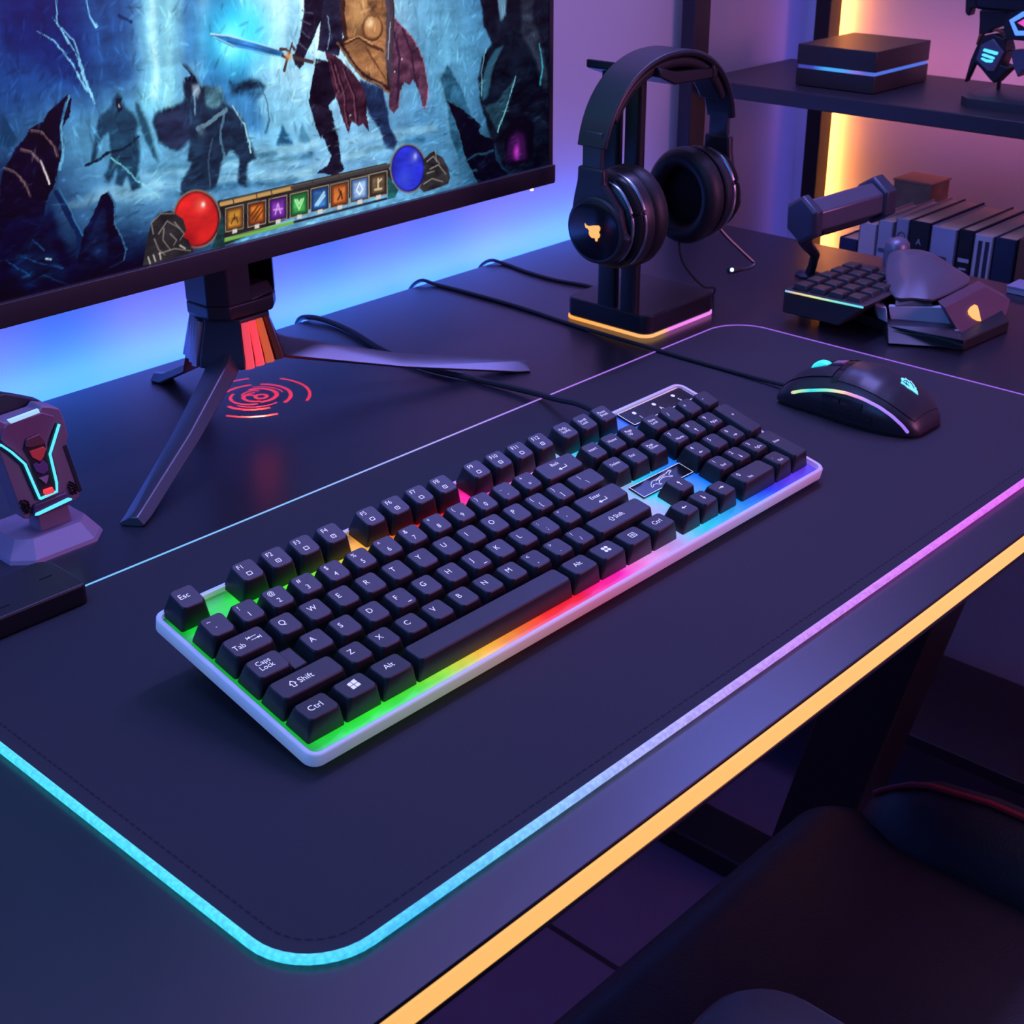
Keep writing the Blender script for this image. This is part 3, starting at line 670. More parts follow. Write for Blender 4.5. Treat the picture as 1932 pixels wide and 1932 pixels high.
stroke([(261.6, 75.8), (256.4, 62.4), (256, 44.6)], 1.4, (78, 96, 118), .8)
stroke([(274, 91.6), (269.3, 74.6), (270.2, 60.2)], 2, (104, 140, 160), .7)
# tangled tree at centre
poly([(278.1, 111.9), (287.4, 108.6), (296.5, 109.6), (305.4, 108.5), (309.4, 103.7), (307, 97.7), (299.4, 95.1), (291.8, 100.4), (282, 100.3)], (36, 66, 92), .75, soft=1.6, grain=.6)
stroke([(303.4, 106.6), (310.7, 93.6), (310.7, 81), (306.2, 72.6)], 1, (70, 110, 130), .8)
# beast at the left
poly([(104.8, 70.6), (110.1, 80.6), (119, 91.2), (130.5, 100.2), (139.6, 103.3), (144.2, 109), (161, 118.1), (161.1, 113.7), (158, 103.9), (151.1, 97.8), (152.3, 91.8), (147.4, 80.2), (141.7, 68.1), (135.3, 60.6), (131.3, 50.1), (121.2, 42.1), (106, 37.8), (98.1, 33.5)], (26, 24, 44), 1, grain=.5)
poly([(101, 49.3), (122.3, 48.5), (133.7, 51), (136.7, 55.7), (138.5, 35.2), (149.9, 12.1), (153.4, -9.9), (89.3, -15.3)], (14, 26, 54), .9, soft=2, grain=.4)
poly([(144.1, 108.4), (161, 117.8), (160.4, 111.9), (153.1, 101.4), (148.8, 97.5), (147.2, 100.9)], (24, 26, 46), 1)
stroke([(160.5, 116.9), (154.7, 106.6), (151.3, 99.1), (150.2, 87.9), (145.7, 74)], [1.2, 2.2], (110, 175, 210), .85)
stroke([(157.1, 112.3), (152.7, 103.3)], 1.6, (60, 110, 150), .9)
for q in ([(131, 98.9), (138.5, 96.5), (143.7, 88.9), (144.8, 82)], [(122.3, 89.4), (129.5, 86.4), (134.1, 79.2), (136.8, 69.6)], [(109.9, 79.4), (116.4, 76.3), (122.4, 69.8), (124, 62.7)]):
    stroke(q, [1.4, 2.2], (84, 66, 72), 1); stroke([(a - .6, b + 1) for a, b in q], .5, (150, 130, 135), .8)
stroke([(133.7, 81.2), (136.3, 71), (137.2, 67.5)], [.6, 1.3], (230, 225, 235), .9)
poly([(112.4, 112.2), (117.6, 106.5), (120.6, 96), (115.6, 91.8), (109.1, 94)], (30, 66, 96), .8, soft=1)
stroke([(140.6, 61.6), (145.5, 50.7), (153.2, 32.3), (151.7, 18.7)], [3, 5], (22, 48, 84), 1)
stroke([(143.2, 63.8), (148.3, 49.5), (155.4, 31.8)], [.6, 1], (70, 130, 170), .8)
# rocks lower left
poly([(148.4, 12.5), (157.4, 34.8), (165.6, 42.9), (171.8, 52.6), (177.6, 54.3), (181.3, 47.5), (181.5, 33.5), (186, 15), (183.4, 8.4), (168.4, 4.5), (148.8, 5.4)], (20, 28, 52), 1, grain=.5, lit=((90, 145, 180), 1.4, .6, .7))
poly([(155.3, 21.4), (165.5, 36.7), (173.1, 45.6), (174.3, 28), (168.9, 8)], (30, 44, 74), .8, soft=1, grain=.4)
poly([(108.4, 31.3), (120.6, 38.8), (130.7, 33.4), (135.7, 18.7), (141.4, 7), (113.8, -0.5), (100.9, 9.3)], (20, 40, 70), .8, soft=2, grain=.4)
for q in ([(111.3, 27.3), (124.3, 17.7), (138.5, 12.9)], [(120, 35.6), (126, 27.6)], [(100.4, 26.3), (116.1, 12.7)], [(123.2, 11.1), (144, -0.6)]): stroke(q, [.5, 1.2], (50, 105, 150), .7)
stroke([(126.4, 21.4), (130.3, 20.2)], 1.2, (200, 225, 235), .9)
# hero: legs, coat, arm, cape, shield
poly([(427.8, 142.1), (440.4, 131.7), (451.8, 121.1), (461, 106.7), (464.4, 84.9), (461.3, 67.1), (457, 71.6), (454.3, 83.8), (450.3, 92.1), (446.7, 87.9), (440.3, 91), (435.7, 85.4), (432.8, 73.3), (427.1, 69.4), (423, 73.1), (427.1, 104.9)], (96, 66, 84), 1, grain=.45, lit=((190, 150, 165), .9, .9, .6))
stroke([(440.3, 129.8), (449, 110), (454.3, 84.2)], 2, (64, 44, 62), .8); stroke([(432.2, 126.9), (436.9, 107.5), (431.9, 77.4)], 2.4, (58, 44, 66), .8)
poly([(397.3, 97.1), (417.6, 87.7), (421, 75), (423.4, 60.6), (430.2, 46.9), (426.5, 41.1), (418, 44), (411.4, 59.2), (405.7, 68.6), (400, 77.8)], (46, 62, 92), 1, soft=.3, grain=.4)
poly([(357, 118.8), (381.7, 106.5), (375.4, 90.2), (365.9, 84), (368.7, 70.1), (371, 60.6), (373.5, 41.8), (377.2, 35.7), (366.7, 33.6), (349.8, 36.5), (360.3, 41.6), (362.9, 48.9), (356.3, 65.1), (351.1, 73.4), (347.4, 86.5), (351.4, 99.2)], (36, 34, 48), 1, grain=.5, lit=((130, 175, 195), 1, .6, .6))
poly([(347.2, 90.2), (358, 85.1), (368.5, 79.9), (368.9, 72.3), (361.5, 68.1), (355.9, 60.7), (351.9, 71)], (46, 42, 58), 1, grain=.6)
stroke([(346.8, 91), (347, 82.9), (349.1, 72.9)], [.8, 1], (150, 190, 205), .9)
poly([(364.3, 123.7), (377.4, 115), (392.5, 101.4), (400.9, 90.6), (401.2, 63.8), (401.8, 58.3), (396.1, 66.1), (391.7, 63.7), (385.9, 69.1), (381.2, 60.6), (376.2, 75.8), (371.6, 92.9), (367.9, 108.1)], (74, 48, 62), 1, grain=.5)
for q in ([(373.1, 111.1), (380.2, 88), (381.5, 65.2)], [(380.7, 106.6), (389.3, 86.9), (390, 67.8)], [(368.5, 115.3), (375.5, 92.4)]): stroke(q, [1, 1.8], (120, 82, 92), .8); stroke([(a + 1.4, b) for a, b in q], 1, (38, 26, 40), .9)
poly([(361.5, 158.7), (385.9, 160.2), (381.7, 132), (377.5, 116.5), (366.9, 120.5), (358.4, 123.6), (362.8, 141)], (48, 50, 70), 1, grain=.6)
stroke([(368.9, 144), (370.9, 133.1), (367.1, 122.7)], 1.2, (150, 175, 200), .7)
poly([(348.7, 163.2), (367.5, 161.6), (362.8, 141), (356.3, 132.4), (348.8, 124), (344.2, 115.2), (338.4, 114.4), (335.1, 118.4), (339.4, 125), (345.3, 137.1), (349.3, 149.3)], (40, 38, 54), 1, grain=.5, lit=((120, 140, 165), -1, .6, .7))
for y in (20, 40, 60, 80): stroke([(SP1(572 - (y-20)*.1, y)[0], SP1(572, y)[1]), (SP1(592 - (y-20)*.2, y + 8)[0], SP1(592, y + 8)[1])], 1, (90, 92, 112), .9)
poly([(335.3, 121.2), (342, 121.9), (346.2, 115.7), (341.1, 112.7), (336.6, 114.7)], (52, 46, 58), 1)
poly([(382.1, 174.5), (433.2, 170.8), (432.1, 134.3), (429.9, 115.9), (426.4, 93.5), (424.3, 84.6), (412.4, 89.9), (398.4, 99.2), (385.2, 112.7), (376.3, 126), (382.5, 129.7), (380, 147.9)], (70, 50, 46), 1, grain=.4)
poly([(386, 174.2), (428, 171.2), (427.9, 134.7), (424.4, 112.7), (422, 90.2), (409.6, 95.6), (398.8, 104.4), (388.4, 115.2), (382.1, 124.7), (387.4, 128.5), (384.8, 146.1)], (146, 108, 78), 1, grain=.5)
poly([(391.8, 173.8), (411.7, 172.3), (404.2, 137), (396.5, 129), (390.6, 131.1)], (196, 156, 110), .6, soft=3)
stroke([(383.2, 125.3), (397.3, 126), (408.1, 119.7), (420.3, 114.7)], 2, (84, 58, 46), .9); stroke([(383.2, 126.4), (397.4, 127.1), (409.2, 120.7)], .7, (214, 176, 130), .8)
stroke([(403, 119.5), (411.5, 107.4), (421.1, 94.2)], 1.4, (96, 68, 50), .8)
stroke([(377.2, 125.9), (387.2, 112.4), (400.4, 98.2), (423.8, 85.4)], 1.6, (190, 152, 116), .55)
poly([(420.3, 131), (419.9, 128.9), (419.1, 126.8), (417.8, 125.1), (416.1, 123.7), (414.2, 122.7), (412, 122.2), (409.9, 122.1), (407.7, 122.6), (405.7, 123.6), (403.9, 124.9), (402.5, 126.6), (401.5, 128.6), (400.9, 130.8), (400.9, 133), (401.3, 135.1), (402.1, 137.1), (403.4, 138.9), (405, 140.3), (406.9, 141.2), (409, 141.8), (411.2, 141.8), (413.3, 141.4), (415.3, 140.5), (417.1, 139.1), (418.6, 137.4), (419.6, 135.4), (420.2, 133.3)], (96, 68, 50), 1); poly([(418.8, 131.9), (418.5, 130.1), (417.8, 128.4), (416.7, 126.9), (415.3, 125.6), (413.6, 124.8), (411.8, 124.4), (410, 124.3), (408.2, 124.7), (406.5, 125.5), (405, 126.7), (403.8, 128.2), (403, 129.8), (402.5, 131.7), (402.4, 133.5), (402.8, 135.4), (403.5, 137.1), (404.6, 138.6), (405.9, 139.8), (407.5, 140.6), (409.3, 141.1), (411.1, 141.1), (412.9, 140.7), (414.6, 139.9), (416.1, 138.8), (417.3, 137.4), (418.2, 135.7), (418.7, 133.8)], (176, 132, 94), 1, soft=.4)
blob((408.2, 135.9), 3, 3.4, (250, 220, 180), .9)
poly([(424.4, 171.4), (433.2, 170.8), (429.2, 104.6), (424.9, 86), (422.9, 105.3)], (78, 74, 88), .9, soft=.5)
stroke([(427.9, 134.7), (425.2, 108.9)], 1, (190, 190, 205), .7)
poly([(363.3, 206.3), (394.7, 211.5), (434.3, 206.2), (434.5, 167.1), (381.8, 171), (361.8, 162.1)], (64, 62, 78), 1, grain=.5)
poly([(386.7, 231.9), (400.6, 238.1), (412.8, 231.1), (409.9, 217.6), (398.6, 212), (388.4, 217.2)], (58, 56, 70), 1, grain=.5)
# cliffs and dark roots at the right
poly([(477, 87.3), (485.4, 98.9), (494.2, 85.1), (503.2, 73.5), (512.1, 50.1), (504.2, 26.2), (493.3, 23.8), (486.7, 40.6), (483, 66.5)], (54, 96, 122), .9, soft=1, grain=.4, lit=((170, 220, 230), -1, .6, .6))
poly([(483.3, 72.1), (497, 64.6), (511, 54.4), (522.9, 46), (519.2, 42.4), (535, 33.2), (538.5, 16.4), (553.6, 0.8), (515.7, 0.8), (504, 22), (494.1, 48.6)], (24, 26, 40), 1, grain=.4, lit=((120, 190, 205), -1.2, .8, .7))
poly([(522.8, 164.4), (605.5, 158.4), (606.8, -1.5), (553.6, 0.8), (535, 29.8), (522.2, 65.3), (519, 82.1), (524.2, 97.6), (536.5, 108.3), (525.9, 121.4)], (28, 34, 46), .96, soft=1.2, grain=.5)
poly([(544.7, 162.8), (556.7, 161.9), (552, 126.8), (545.8, 123.4), (543, 135.6)], (120, 160, 185), .8, soft=1)
poly([(567.7, 161.2), (586.4, 159.8), (583.2, 123.9), (592.9, 106.5), (603.6, 67.3), (597, 63.8), (586.4, 90.5), (570.5, 112.9)], (62, 70, 84), .8, soft=1.5, grain=.4)
poly([(521.3, 77.7), (530.1, 92.9), (540, 103.1), (549.9, 105.3), (536.1, 88.1), (530.8, 68.2), (524.6, 65.8)], (64, 108, 128), .8, soft=1)
poly([(527, 60.5), (541.8, 62.6), (554.5, 73.5), (562.1, 78.4), (554.3, 56.7), (541.4, 37.4)], (54, 84, 98), .8, soft=1, grain=.3)
stroke([(562.1, 78.4), (554.3, 61), (541.4, 37.4)], [.8, 1.2], (130, 195, 205), .9)
stroke([(591.6, 102.5), (595.6, 81.1), (593, 68.6)], [1, 2], (70, 170, 195), .8)
stroke([(529.1, 105.1), (522.7, 85.7), (523.5, 69.2)], [.8, 1.2], (140, 195, 205), .7)
poly([(547.6, 32.2), (557.3, 41.4), (570.1, 43.9), (583.2, 37.7), (583.8, 9), (553.7, 8.7)], (24, 18, 34), 1, soft=.6)
poly([(551.2, 14.3), (553.9, 30.3), (563, 35.9), (573.3, 31.7), (577.2, 10.1)], (70, 40, 84), .9, soft=2)
blob((564.1, 19.2), 3, 6, (190, 70, 190), .9)
for q in ([(497.9, 18.8), (516.3, 24.3), (534.9, 23.4)], [(474.5, 26.8), (491.6, 11.4)], [(491.6, 11.4), (516, 12.4)]): stroke(q, [1, 2], (60, 105, 125), .7)
# floating motes
for q in ((760,112),(662,218),(745,133),(705,300)): blob(SP1(*q), .6, .6, (240, 250, 255), 1)
# vignette of dark ground along the lower edge
poly([(88.1, -21.9), (95.2, 17.4), (114.6, 4.4), (148.7, 4.7), (192.9, 6.3), (206, 10.8), (223, 10.9), (220.1, -10.7), (165.7, -12.8)], (10, 14, 30), .85, soft=4)
warp_and_brush()
# the sword stays crisp
poly([(268, 142.5), (274.8, 142.1), (295.8, 135.9), (325.5, 126.2), (328.5, 123.4), (326, 121.2), (307.2, 125.7), (285.7, 132.2), (274.3, 137.8)], (44, 120, 190), 1, grain=.5)
stroke([(268.9, 142.4), (282.3, 140), (303.6, 133.4), (327.3, 125.3)], [1.2, .7], (185, 240, 255), 1)
stroke([(271.2, 140.5), (290, 131.1), (325.1, 121.6)], [.9, .6], (150, 230, 255), .9)
stroke([(281.9, 136.3), (324.4, 123.5)], .8, (20, 66, 120), .7)
for q in ([(336.1, 129.6), (333.2, 123.6), (329.8, 117.6), (327.4, 112.2)], [(333.7, 123.5), (330.2, 126), (325.6, 126.5)], [(330.9, 119.6), (327, 122.1)], [(335.5, 128.2), (337.6, 125.2)]):
    stroke(q, [1.2, 2.4], (74, 54, 50), 1)
blob((332, 121.2), 2.6, 2.6, (230, 150, 90), 1)
stroke([(337, 119.6), (352.8, 114.9)], 2.6, (66, 50, 52), 1)
# status bar
poly([(261.7, 33.3), (418.4, 33.6), (423.3, 23.1), (422.7, 14.3), (348.8, 13.3), (261.5, 1.4), (258.1, 11.1)], (36, 33, 30), 1, grain=.5)
stroke([(264.1, 30.7), (326.6, 30.9)], 3.2, (196, 150, 86), 1); stroke([(326.6, 30.9), (421, 30.8)], 3.0, (62, 60, 62), 1)
stroke([(264.2, 32.1), (421.1, 32.3)], .6, (110, 100, 84), 1)
for q in ((440,378),(484,368),(512,362),(590,344),(640,332),(690,321)): stroke([SP1(q[0], q[1] - 4), SP1(q[0] + 2, q[1] + 6)], .9, (60, 50, 40), 1)
stroke([(263.7, 5.1), (326.2, 5.9)], 2.2, (112, 178, 74), 1); stroke([(326.2, 5.9), (416.7, 6.4)], 1.8, (34, 36, 40), 1); stroke([(263.9, 6.5), (326.3, 7.5)], .5, (190, 225, 150), .8)
ICON = ((443,411,(240,170,60),(110,60,20)), (485,402,(235,140,40),(110,40,15)), (525,393,(150,70,200),(70,20,110)), (565,384,(70,175,85),(20,90,40)), (604,374,(70,130,200),(20,60,120)), (641,366,(225,130,60),(120,50,20)), (679,356,(150,185,225),(70,100,150)), (714,347,(110,90,70),(50,38,30)))
for x, y, c1, c2 in ICON:
    w, h = 16, 21; sk = -.22
    Q = lambda s: [SP1(x + a*w*s, y + b*h*s + sk*a*w*s) for a, b in ((-1,-1),(1,-1),(1,1),(-1,1))]
    poly(Q(1.10), (150, 138, 118), 1); poly(Q(1.0), (26, 22, 20), 1); poly(Q(.92), c2, 1); poly(Q(.7), c1, .8, soft=1.2, grain=.5)
    poly([SP1(x - 4, y + 21), SP1(x + 5, y + 19), SP1(x + 5, y + 27), SP1(x - 4, y + 29)], (214, 208, 200), 1)
def ic(x, y, segs, w, col):
    for s in segs: stroke([SP1(x + a, y + b) for a, b in s], w, col, .95)
ic(443, 411, [((-6,10),(-2,0),(4,-2),(6,8)), ((0,-8),(0,2))], .9, (70, 36, 16))
ic(485, 402, [((-9,12),(8,-12)), ((-3,14),(11,-6)), ((-11,4),(2,-14))], 1, (90, 36, 14))
ic(525, 393, [((-5,10),(0,-10),(5,8)), ((-8,2),(8,0))], 1.2, (215, 160, 240))
ic(565, 384, [((-8,-8),(0,10),(8,-10)), ((-4,-8),(0,0),(4,-9))], 1.4, (180, 240, 180))
ic(604, 374, [((-8,12),(8,-12)), ((-4,12),(9,-6))], 1.8, (170, 220, 250))
ic(641, 366, [((-1,-10),(2,0),(-3,10)), ((3,-6),(5,8))], 1.4, (80, 36, 16))
ic(679, 356, [((0,-12),(-6,2),(0,10),(6,0),(0,-12))], 1.2, (245, 250, 255))
ic(714, 347, [((0,-10),(0,6)), ((-6,10),(6,8)), ((0,-4),(6,-10))], 1.6, (220, 196, 150))
# globes with carved guardians
poly([(262.9, 20.6), (261.8, 16.1), (259.8, 12.1), (256.9, 8.7), (253.3, 6.2), (249.2, 4.5), (244.8, 3.9), (240.4, 4.3), (236.1, 5.7), (232.1, 8.1), (228.8, 11.2), (226.1, 15), (224.4, 19.2), (223.5, 23.7), (223.6, 28.2), (224.7, 32.5), (226.6, 36.3), (229.4, 39.6), (232.8, 42.2), (236.8, 43.8), (241.1, 44.5), (245.5, 44.3), (249.7, 43), (253.7, 40.8), (257.2, 37.7), (260, 34), (261.9, 29.7), (262.9, 25.2)], (120, 106, 96), 1); poly([(261.5, 20.8), (260.6, 16.7), (258.7, 13), (256, 9.9), (252.7, 7.5), (248.8, 5.9), (244.7, 5.4), (240.6, 5.7), (236.5, 7.1), (232.9, 9.2), (229.7, 12.2), (227.2, 15.7), (225.6, 19.6), (224.8, 23.8), (224.9, 27.9), (225.8, 31.9), (227.7, 35.5), (230.3, 38.6), (233.5, 40.9), (237.2, 42.5), (241.2, 43.1), (245.3, 42.9), (249.3, 41.7), (253, 39.6), (256.3, 36.8), (258.8, 33.3), (260.7, 29.3), (261.6, 25.1)], (60, 12, 14), 1)
poly([(260.2, 21.1), (259.3, 17.1), (257.5, 13.6), (254.9, 10.5), (251.8, 8.2), (248.1, 6.8), (244.2, 6.2), (240.2, 6.6), (236.4, 7.8), (232.9, 9.9), (229.9, 12.7), (227.5, 16.1), (225.9, 19.9), (225.2, 23.9), (225.3, 27.9), (226.2, 31.7), (228, 35.1), (230.4, 38.1), (233.5, 40.4), (237, 41.8), (240.8, 42.5), (244.8, 42.2), (248.6, 41.1), (252.1, 39.1), (255.2, 36.4), (257.7, 33), (259.4, 29.2), (260.3, 25.2)], (214, 34, 30), 1, soft=1.2, grain=.22)
blob((232.7, 12.5), 9, 9, (140, 12, 16), .7); blob((247.5, 33), 5, 5, (250, 110, 90), .7); blob((249.3, 33.1), 1.6, 1.8, (255, 250, 240), 1)
poly([(257, 9.1), (264.3, 25.5), (264.3, 9.8), (263.2, 0.3), (251.5, 1.2)], (26, 70, 72), 1, grain=.7)
poly([(196.5, 1.9), (200.8, 14.8), (206.9, 28.6), (213.4, 33.7), (222.7, 34.1), (231.9, 26.6), (233.5, 19), (230.4, 14.5), (234.3, 11.5), (237.5, 2.7), (228.2, 1.7), (208.8, 0.7)], (38, 36, 38), 1, grain=.7)
for q in ([(207.5, 21.3), (206.9, 28.6), (215, 33.4), (225.7, 31.4)], [(211.6, 20.5), (219.3, 27.6), (228.6, 20.7)], [(216.2, 23.2), (214.3, 15.6), (219.2, 8)], [(225, 25.7), (231.5, 16.5), (227.6, 12.9)], [(209.7, 7.1), (222.6, 8), (235.1, 3.9)], [(207.8, 17.6), (210.1, 9.9), (214.6, 5.3)], [(220.6, 18.6), (225, 13.4), (222.1, 10.3)]): stroke(q, [1, .6], (150, 142, 134), .8)
for q in ([(201.3, 6.7), (202.3, 2.1)], [(205.5, 7.2), (206.6, 2.7)], [(210.6, 7.6), (210.9, 3.2)], [(227.1, 9.3), (231, 6.3)]): stroke(q, 1, (205, 198, 186), .9)
poly([(460.4, 22.1), (459.7, 17.9), (458, 14.1), (455.4, 10.8), (452.1, 8.3), (448.3, 6.7), (444, 6), (439.6, 6.3), (435.3, 7.6), (431.3, 9.7), (427.7, 12.7), (424.9, 16.2), (422.8, 20.2), (421.6, 24.4), (421.4, 28.7), (422.1, 32.8), (423.8, 36.5), (426.3, 39.6), (429.4, 42.1), (433.2, 43.8), (437.3, 44.5), (441.6, 44.3), (445.9, 43.2), (450, 41.1), (453.6, 38.3), (456.6, 34.8), (458.8, 30.8), (460.1, 26.5)], (120, 112, 104), 1); poly([(458.6, 22.4), (458, 18.5), (456.5, 14.9), (454.1, 11.8), (451.1, 9.5), (447.6, 7.9), (443.7, 7.3), (439.7, 7.5), (435.7, 8.7), (432, 10.7), (428.8, 13.4), (426.2, 16.7), (424.3, 20.5), (423.2, 24.4), (423, 28.4), (423.7, 32.2), (425.2, 35.7), (427.5, 38.7), (430.4, 41), (433.8, 42.6), (437.6, 43.3), (441.6, 43.1), (445.5, 42.1), (449.2, 40.2), (452.5, 37.5), (455.2, 34.3), (457.2, 30.5), (458.4, 26.5)], (14, 16, 60), 1)
poly([(456.9, 22.7), (456.3, 19), (454.9, 15.5), (452.7, 12.6), (449.9, 10.4), (446.6, 8.9), (442.9, 8.2), (439.2, 8.5), (435.5, 9.6), (432, 11.5), (429, 14), (426.5, 17.2), (424.8, 20.7), (423.8, 24.5), (423.6, 28.3), (424.2, 32), (425.6, 35.3), (427.8, 38.2), (430.5, 40.4), (433.7, 41.9), (437.3, 42.6), (441, 42.4), (444.7, 41.4), (448.1, 39.6), (451.2, 37.1), (453.8, 34), (455.6, 30.4), (456.7, 26.6)], (38, 48, 206), 1, soft=1.2, grain=.35)
blob((436.3, 18.4), 8, 8, (70, 96, 226), .5); blob((448.4, 33.5), 1.8, 2.2, (255, 250, 240), 1); blob((447.2, 32.9), 5, 5, (110, 120, 245), .6)
poly([(418.9, 23.9), (424, 17.3), (429.2, 10.7), (425.5, 5.6), (417.8, 5.4)], (24, 76, 78), 1, grain=.7)
poly([(457.3, 29.6), (464.3, 33.4), (469, 34.3), (471.2, 31.5), (478, 27.9), (483.6, 18.7), (485.6, 10.7), (483.1, 6.1), (467.7, 4.6), (456.1, 4.2), (451.7, 8.3), (456.6, 14.9)], (44, 42, 44), 1, grain=.8)
for q in ([(460.6, 27.5), (467.7, 30.4), (474.3, 23.5)], [(463.8, 21.2), (473.1, 22.9), (481, 14.1)], [(456.4, 10.8), (465.7, 13.3), (477.3, 8.8)], [(470.1, 34.2), (470.9, 25.8)], [(460.2, 18.4), (468.3, 18.7)]): stroke(q, [1.2, .7], (160, 152, 146), .8)
img = np.clip(img, 0, 1)
lin = np.where(img <= .04045, img / 12.92, ((img + .055) / 1.055) ** 2.4)
# lower part at full grid resolution, upper part (mostly out of sight) coarser
vs, fs, cols = [], [], []
def grid(r0, r1, st):
    o = len(vs); rows = list(range(r0, r1, st)) + [r1]; cl = list(range(0, GW, st)) + [GW]
    for r in rows:
        for c in cl:
            vs.append((SX0 + c * PX / 1000, MY + .0004, SZ0 + r * PX / 1000)); cols.append(lin[min(r, GH-1), min(c, GW-1)])
    n = len(cl)
    for i in range(len(rows) - 1):
        for j in range(n - 1): fs.append((o + i*n + j, o + i*n + j + 1, o + (i+1)*n + j + 1, o + (i+1)*n + j))
split = int(205 / PX)
grid(0, split, 1); grid(split, GH, 3)
inv = mon.matrix_world.inverted()
me = bpy.data.meshes.new('screen'); t_ = inv.translation
me.from_pydata([(a + t_.x, b + t_.y, c + t_.z) for a, b, c in vs], [], fs); me.update()
at = me.color_attributes.new('picture', 'FLOAT_COLOR', 'POINT')
at.data.foreach_set('color', np.concatenate([np.array(cols, np.float32), np.ones((len(cols), 1), np.float32)], 1).ravel())
scr_m = mat('screen_picture', (.004, .004, .005), .35, spec=.2); nt = scr_m.node_tree; p = nt.nodes['Principled BSDF']
an = nt.nodes.new('ShaderNodeAttribute'); an.attribute_name = 'picture'
nt.links.new(an.outputs['Color'], p.inputs['Emission Color']); p.inputs['Emission Strength'].default_value = 1.0
me.materials.append(scr_m)
so = bpy.data.objects.new('screen', me); COL.objects.link(so); so.parent = mon
lab(so, 'lit screen with a fantasy game picture')

# ------------------------------------------------------------------ headphone stand
stand_m = mat('stand_plastic', (.022, .022, .03), .35, .1)
def lathe_x(mb, prof, cy, cz, n=40, mi=0, cap=True):
    """rings around an axis along x; prof = (x, ry, rz)"""
    mb.loft([[(x, cy + ry*math.cos(2*PI*k/n), cz + rz*math.sin(2*PI*k/n)) for k in range(n)] for x, ry, rz in prof], mi, cap); return mb
hs = thing('headphone_stand', 'black twin-pole headphone stand with light line round its square base', 'headphone stand', (.635, .307, DZ))
BX0, BX1, BY0, BY1 = .5865, .6855, .2640, .3560
MB().prism(rrect(BX0, BY0, BX1, BY1, .010, 5), DZ + .0035, .0185).build('base', stand_m, hs, bevel=.0012)
bl = ramp_emit('base_line', 'Y', BY0 - .307, BY1 - .307, [(0, (240, 130, 235)), (.05, (250, 160, 190)), (.13, (255, 190, 120)), (1, (255, 170, 60))], 1.05)
nt = bl.node_tree; sxn = [n for n in nt.nodes if n.bl_idname == 'ShaderNodeSeparateXYZ'][0]
mx_ = nt.nodes.new('ShaderNodeMath'); mx_.operation = 'MULTIPLY_ADD'; mx_.inputs[1].default_value = -1.5; nt.links.new(sxn.outputs[0], mx_.inputs[0])
sm = nt.nodes.new('ShaderNodeMath'); sm.operation = 'ADD'; sm.inputs[1].default_value = -.055
mrg = [n for n in nt.nodes if n.bl_idname == 'ShaderNodeMapRange'][0]
nt.links.new(sxn.outputs[1], mx_.inputs[2]); nt.links.new(mx_.outputs[0], sm.inputs[0]); nt.links.new(sm.outputs[0], mrg.inputs['Value'])
mrg.inputs['From Min'].default_value = -.075; mrg.inputs['From Max'].default_value = .06
lab(MB().prism(rrect(BX0 - .0009, BY0 - .0009, BX1 + .0009, BY1 + .0009, .0108, 6), DZ + .0012, DZ + .0034).build('light_line', bl, hs), 'amber to magenta glowing line')
for y0, y1 in ((.302, .321), (.279, .296)):
    MB().prism(rrect(.5835 + .004, y0, .5925 + .004, y1, .003, 3), .0180, .2190).build('pole', stand_m, hs)
mb = MB().loft([[(.584, .258, .2155), (.584, .334, .2155), (.584, .334, .2225), (.584, .258, .2225)], [(.610, .262, .2060), (.610, .330, .2060), (.610, .330, .2165), (.610, .262, .2165)], [(.660, .262, .2050), (.660, .330, .2050), (.660, .330, .2135), (.660, .262, .2135)]])
mb.box((.660, .262, .2045), (.667, .330, .2175))
mb.build('cradle', stand_m, hs, bevel=.0015)
mb = MB(); vs, fs = text_mesh('GAMING', .0052); mb.add([(.648 + a, .278 + b*1., .0187) for a, b, _ in vs], fs)
vs, fs = text_mesh('STATION', .0040); mb.add([(.649 + a, .272 + b*1., .0187) for a, b, _ in vs], fs)
grey_print = mat('grey_print', (.16, .15, .18), .5)

# ------------------------------------------------------------------ headphones
hp_m = mat('headphone_shell', (.028, .026, .034), .36, bump=.03, bscale=1500)
hp_gloss = mat('headphone_gloss', (.008, .009, .016), .16)
leather = mat('leatherette', (.016, .016, .02), .48, bump=.25, bscale=700)
slider_m = mat('slider_metal', (.10, .10, .11), .35, .8)
mesh_m = mat('speaker_mesh', (.006, .007, .008), .8, bump=.5, bscale=2500)
silver = mat('satin_silver', (.42, .41, .46), .28, .9)
amber_logo = mat('amber_logo', (.9, .6, .2), .4, emit=srgb(252, 178, 70), es=1.0)
HY = .277
hp = thing('headphones', 'black over-ear gaming headphones hanging on the twin-pole stand', 'headphones', (.611, HY, .06))
def arc_pt(t, rx, rz, zc=.148):        # t 0 = left end, 1 = right end
    a = PI * (1 - t); s, c = math.sin(a), math.cos(a)
    return (.611 + rx * math.copysign(abs(c) ** .92, c), zc + rz * abs(s) ** .92)
def band(r_o, r_i, w0, w1, t0, t1, n=34):
    rings = []
    for i in range(n + 1):
        t = t0 + (t1 - t0) * i / n; w = w0 + (w1 - w0) * math.sin(PI * t) ** .7
        xo, zo = arc_pt(t, *r_o); xi, zi = arc_pt(t, *r_i); xm, zm = (xo + xi)/2, (zo + zi)/2
        rings.append([(xi, HY - w/2 + .002, zi), (xm, HY - w/2, zm), (xo, HY - w/2 + .0012, zo), (xo, HY + w/2 - .0012, zo), (xm, HY + w/2, zm), (xi, HY + w/2 - .002, zi)])
    return rings
MB().loft(band((.0890, .0845), (.0845, .0795), .027, .034, .07, .93)).build('headband', hp_m, hp, bevel=.0006)
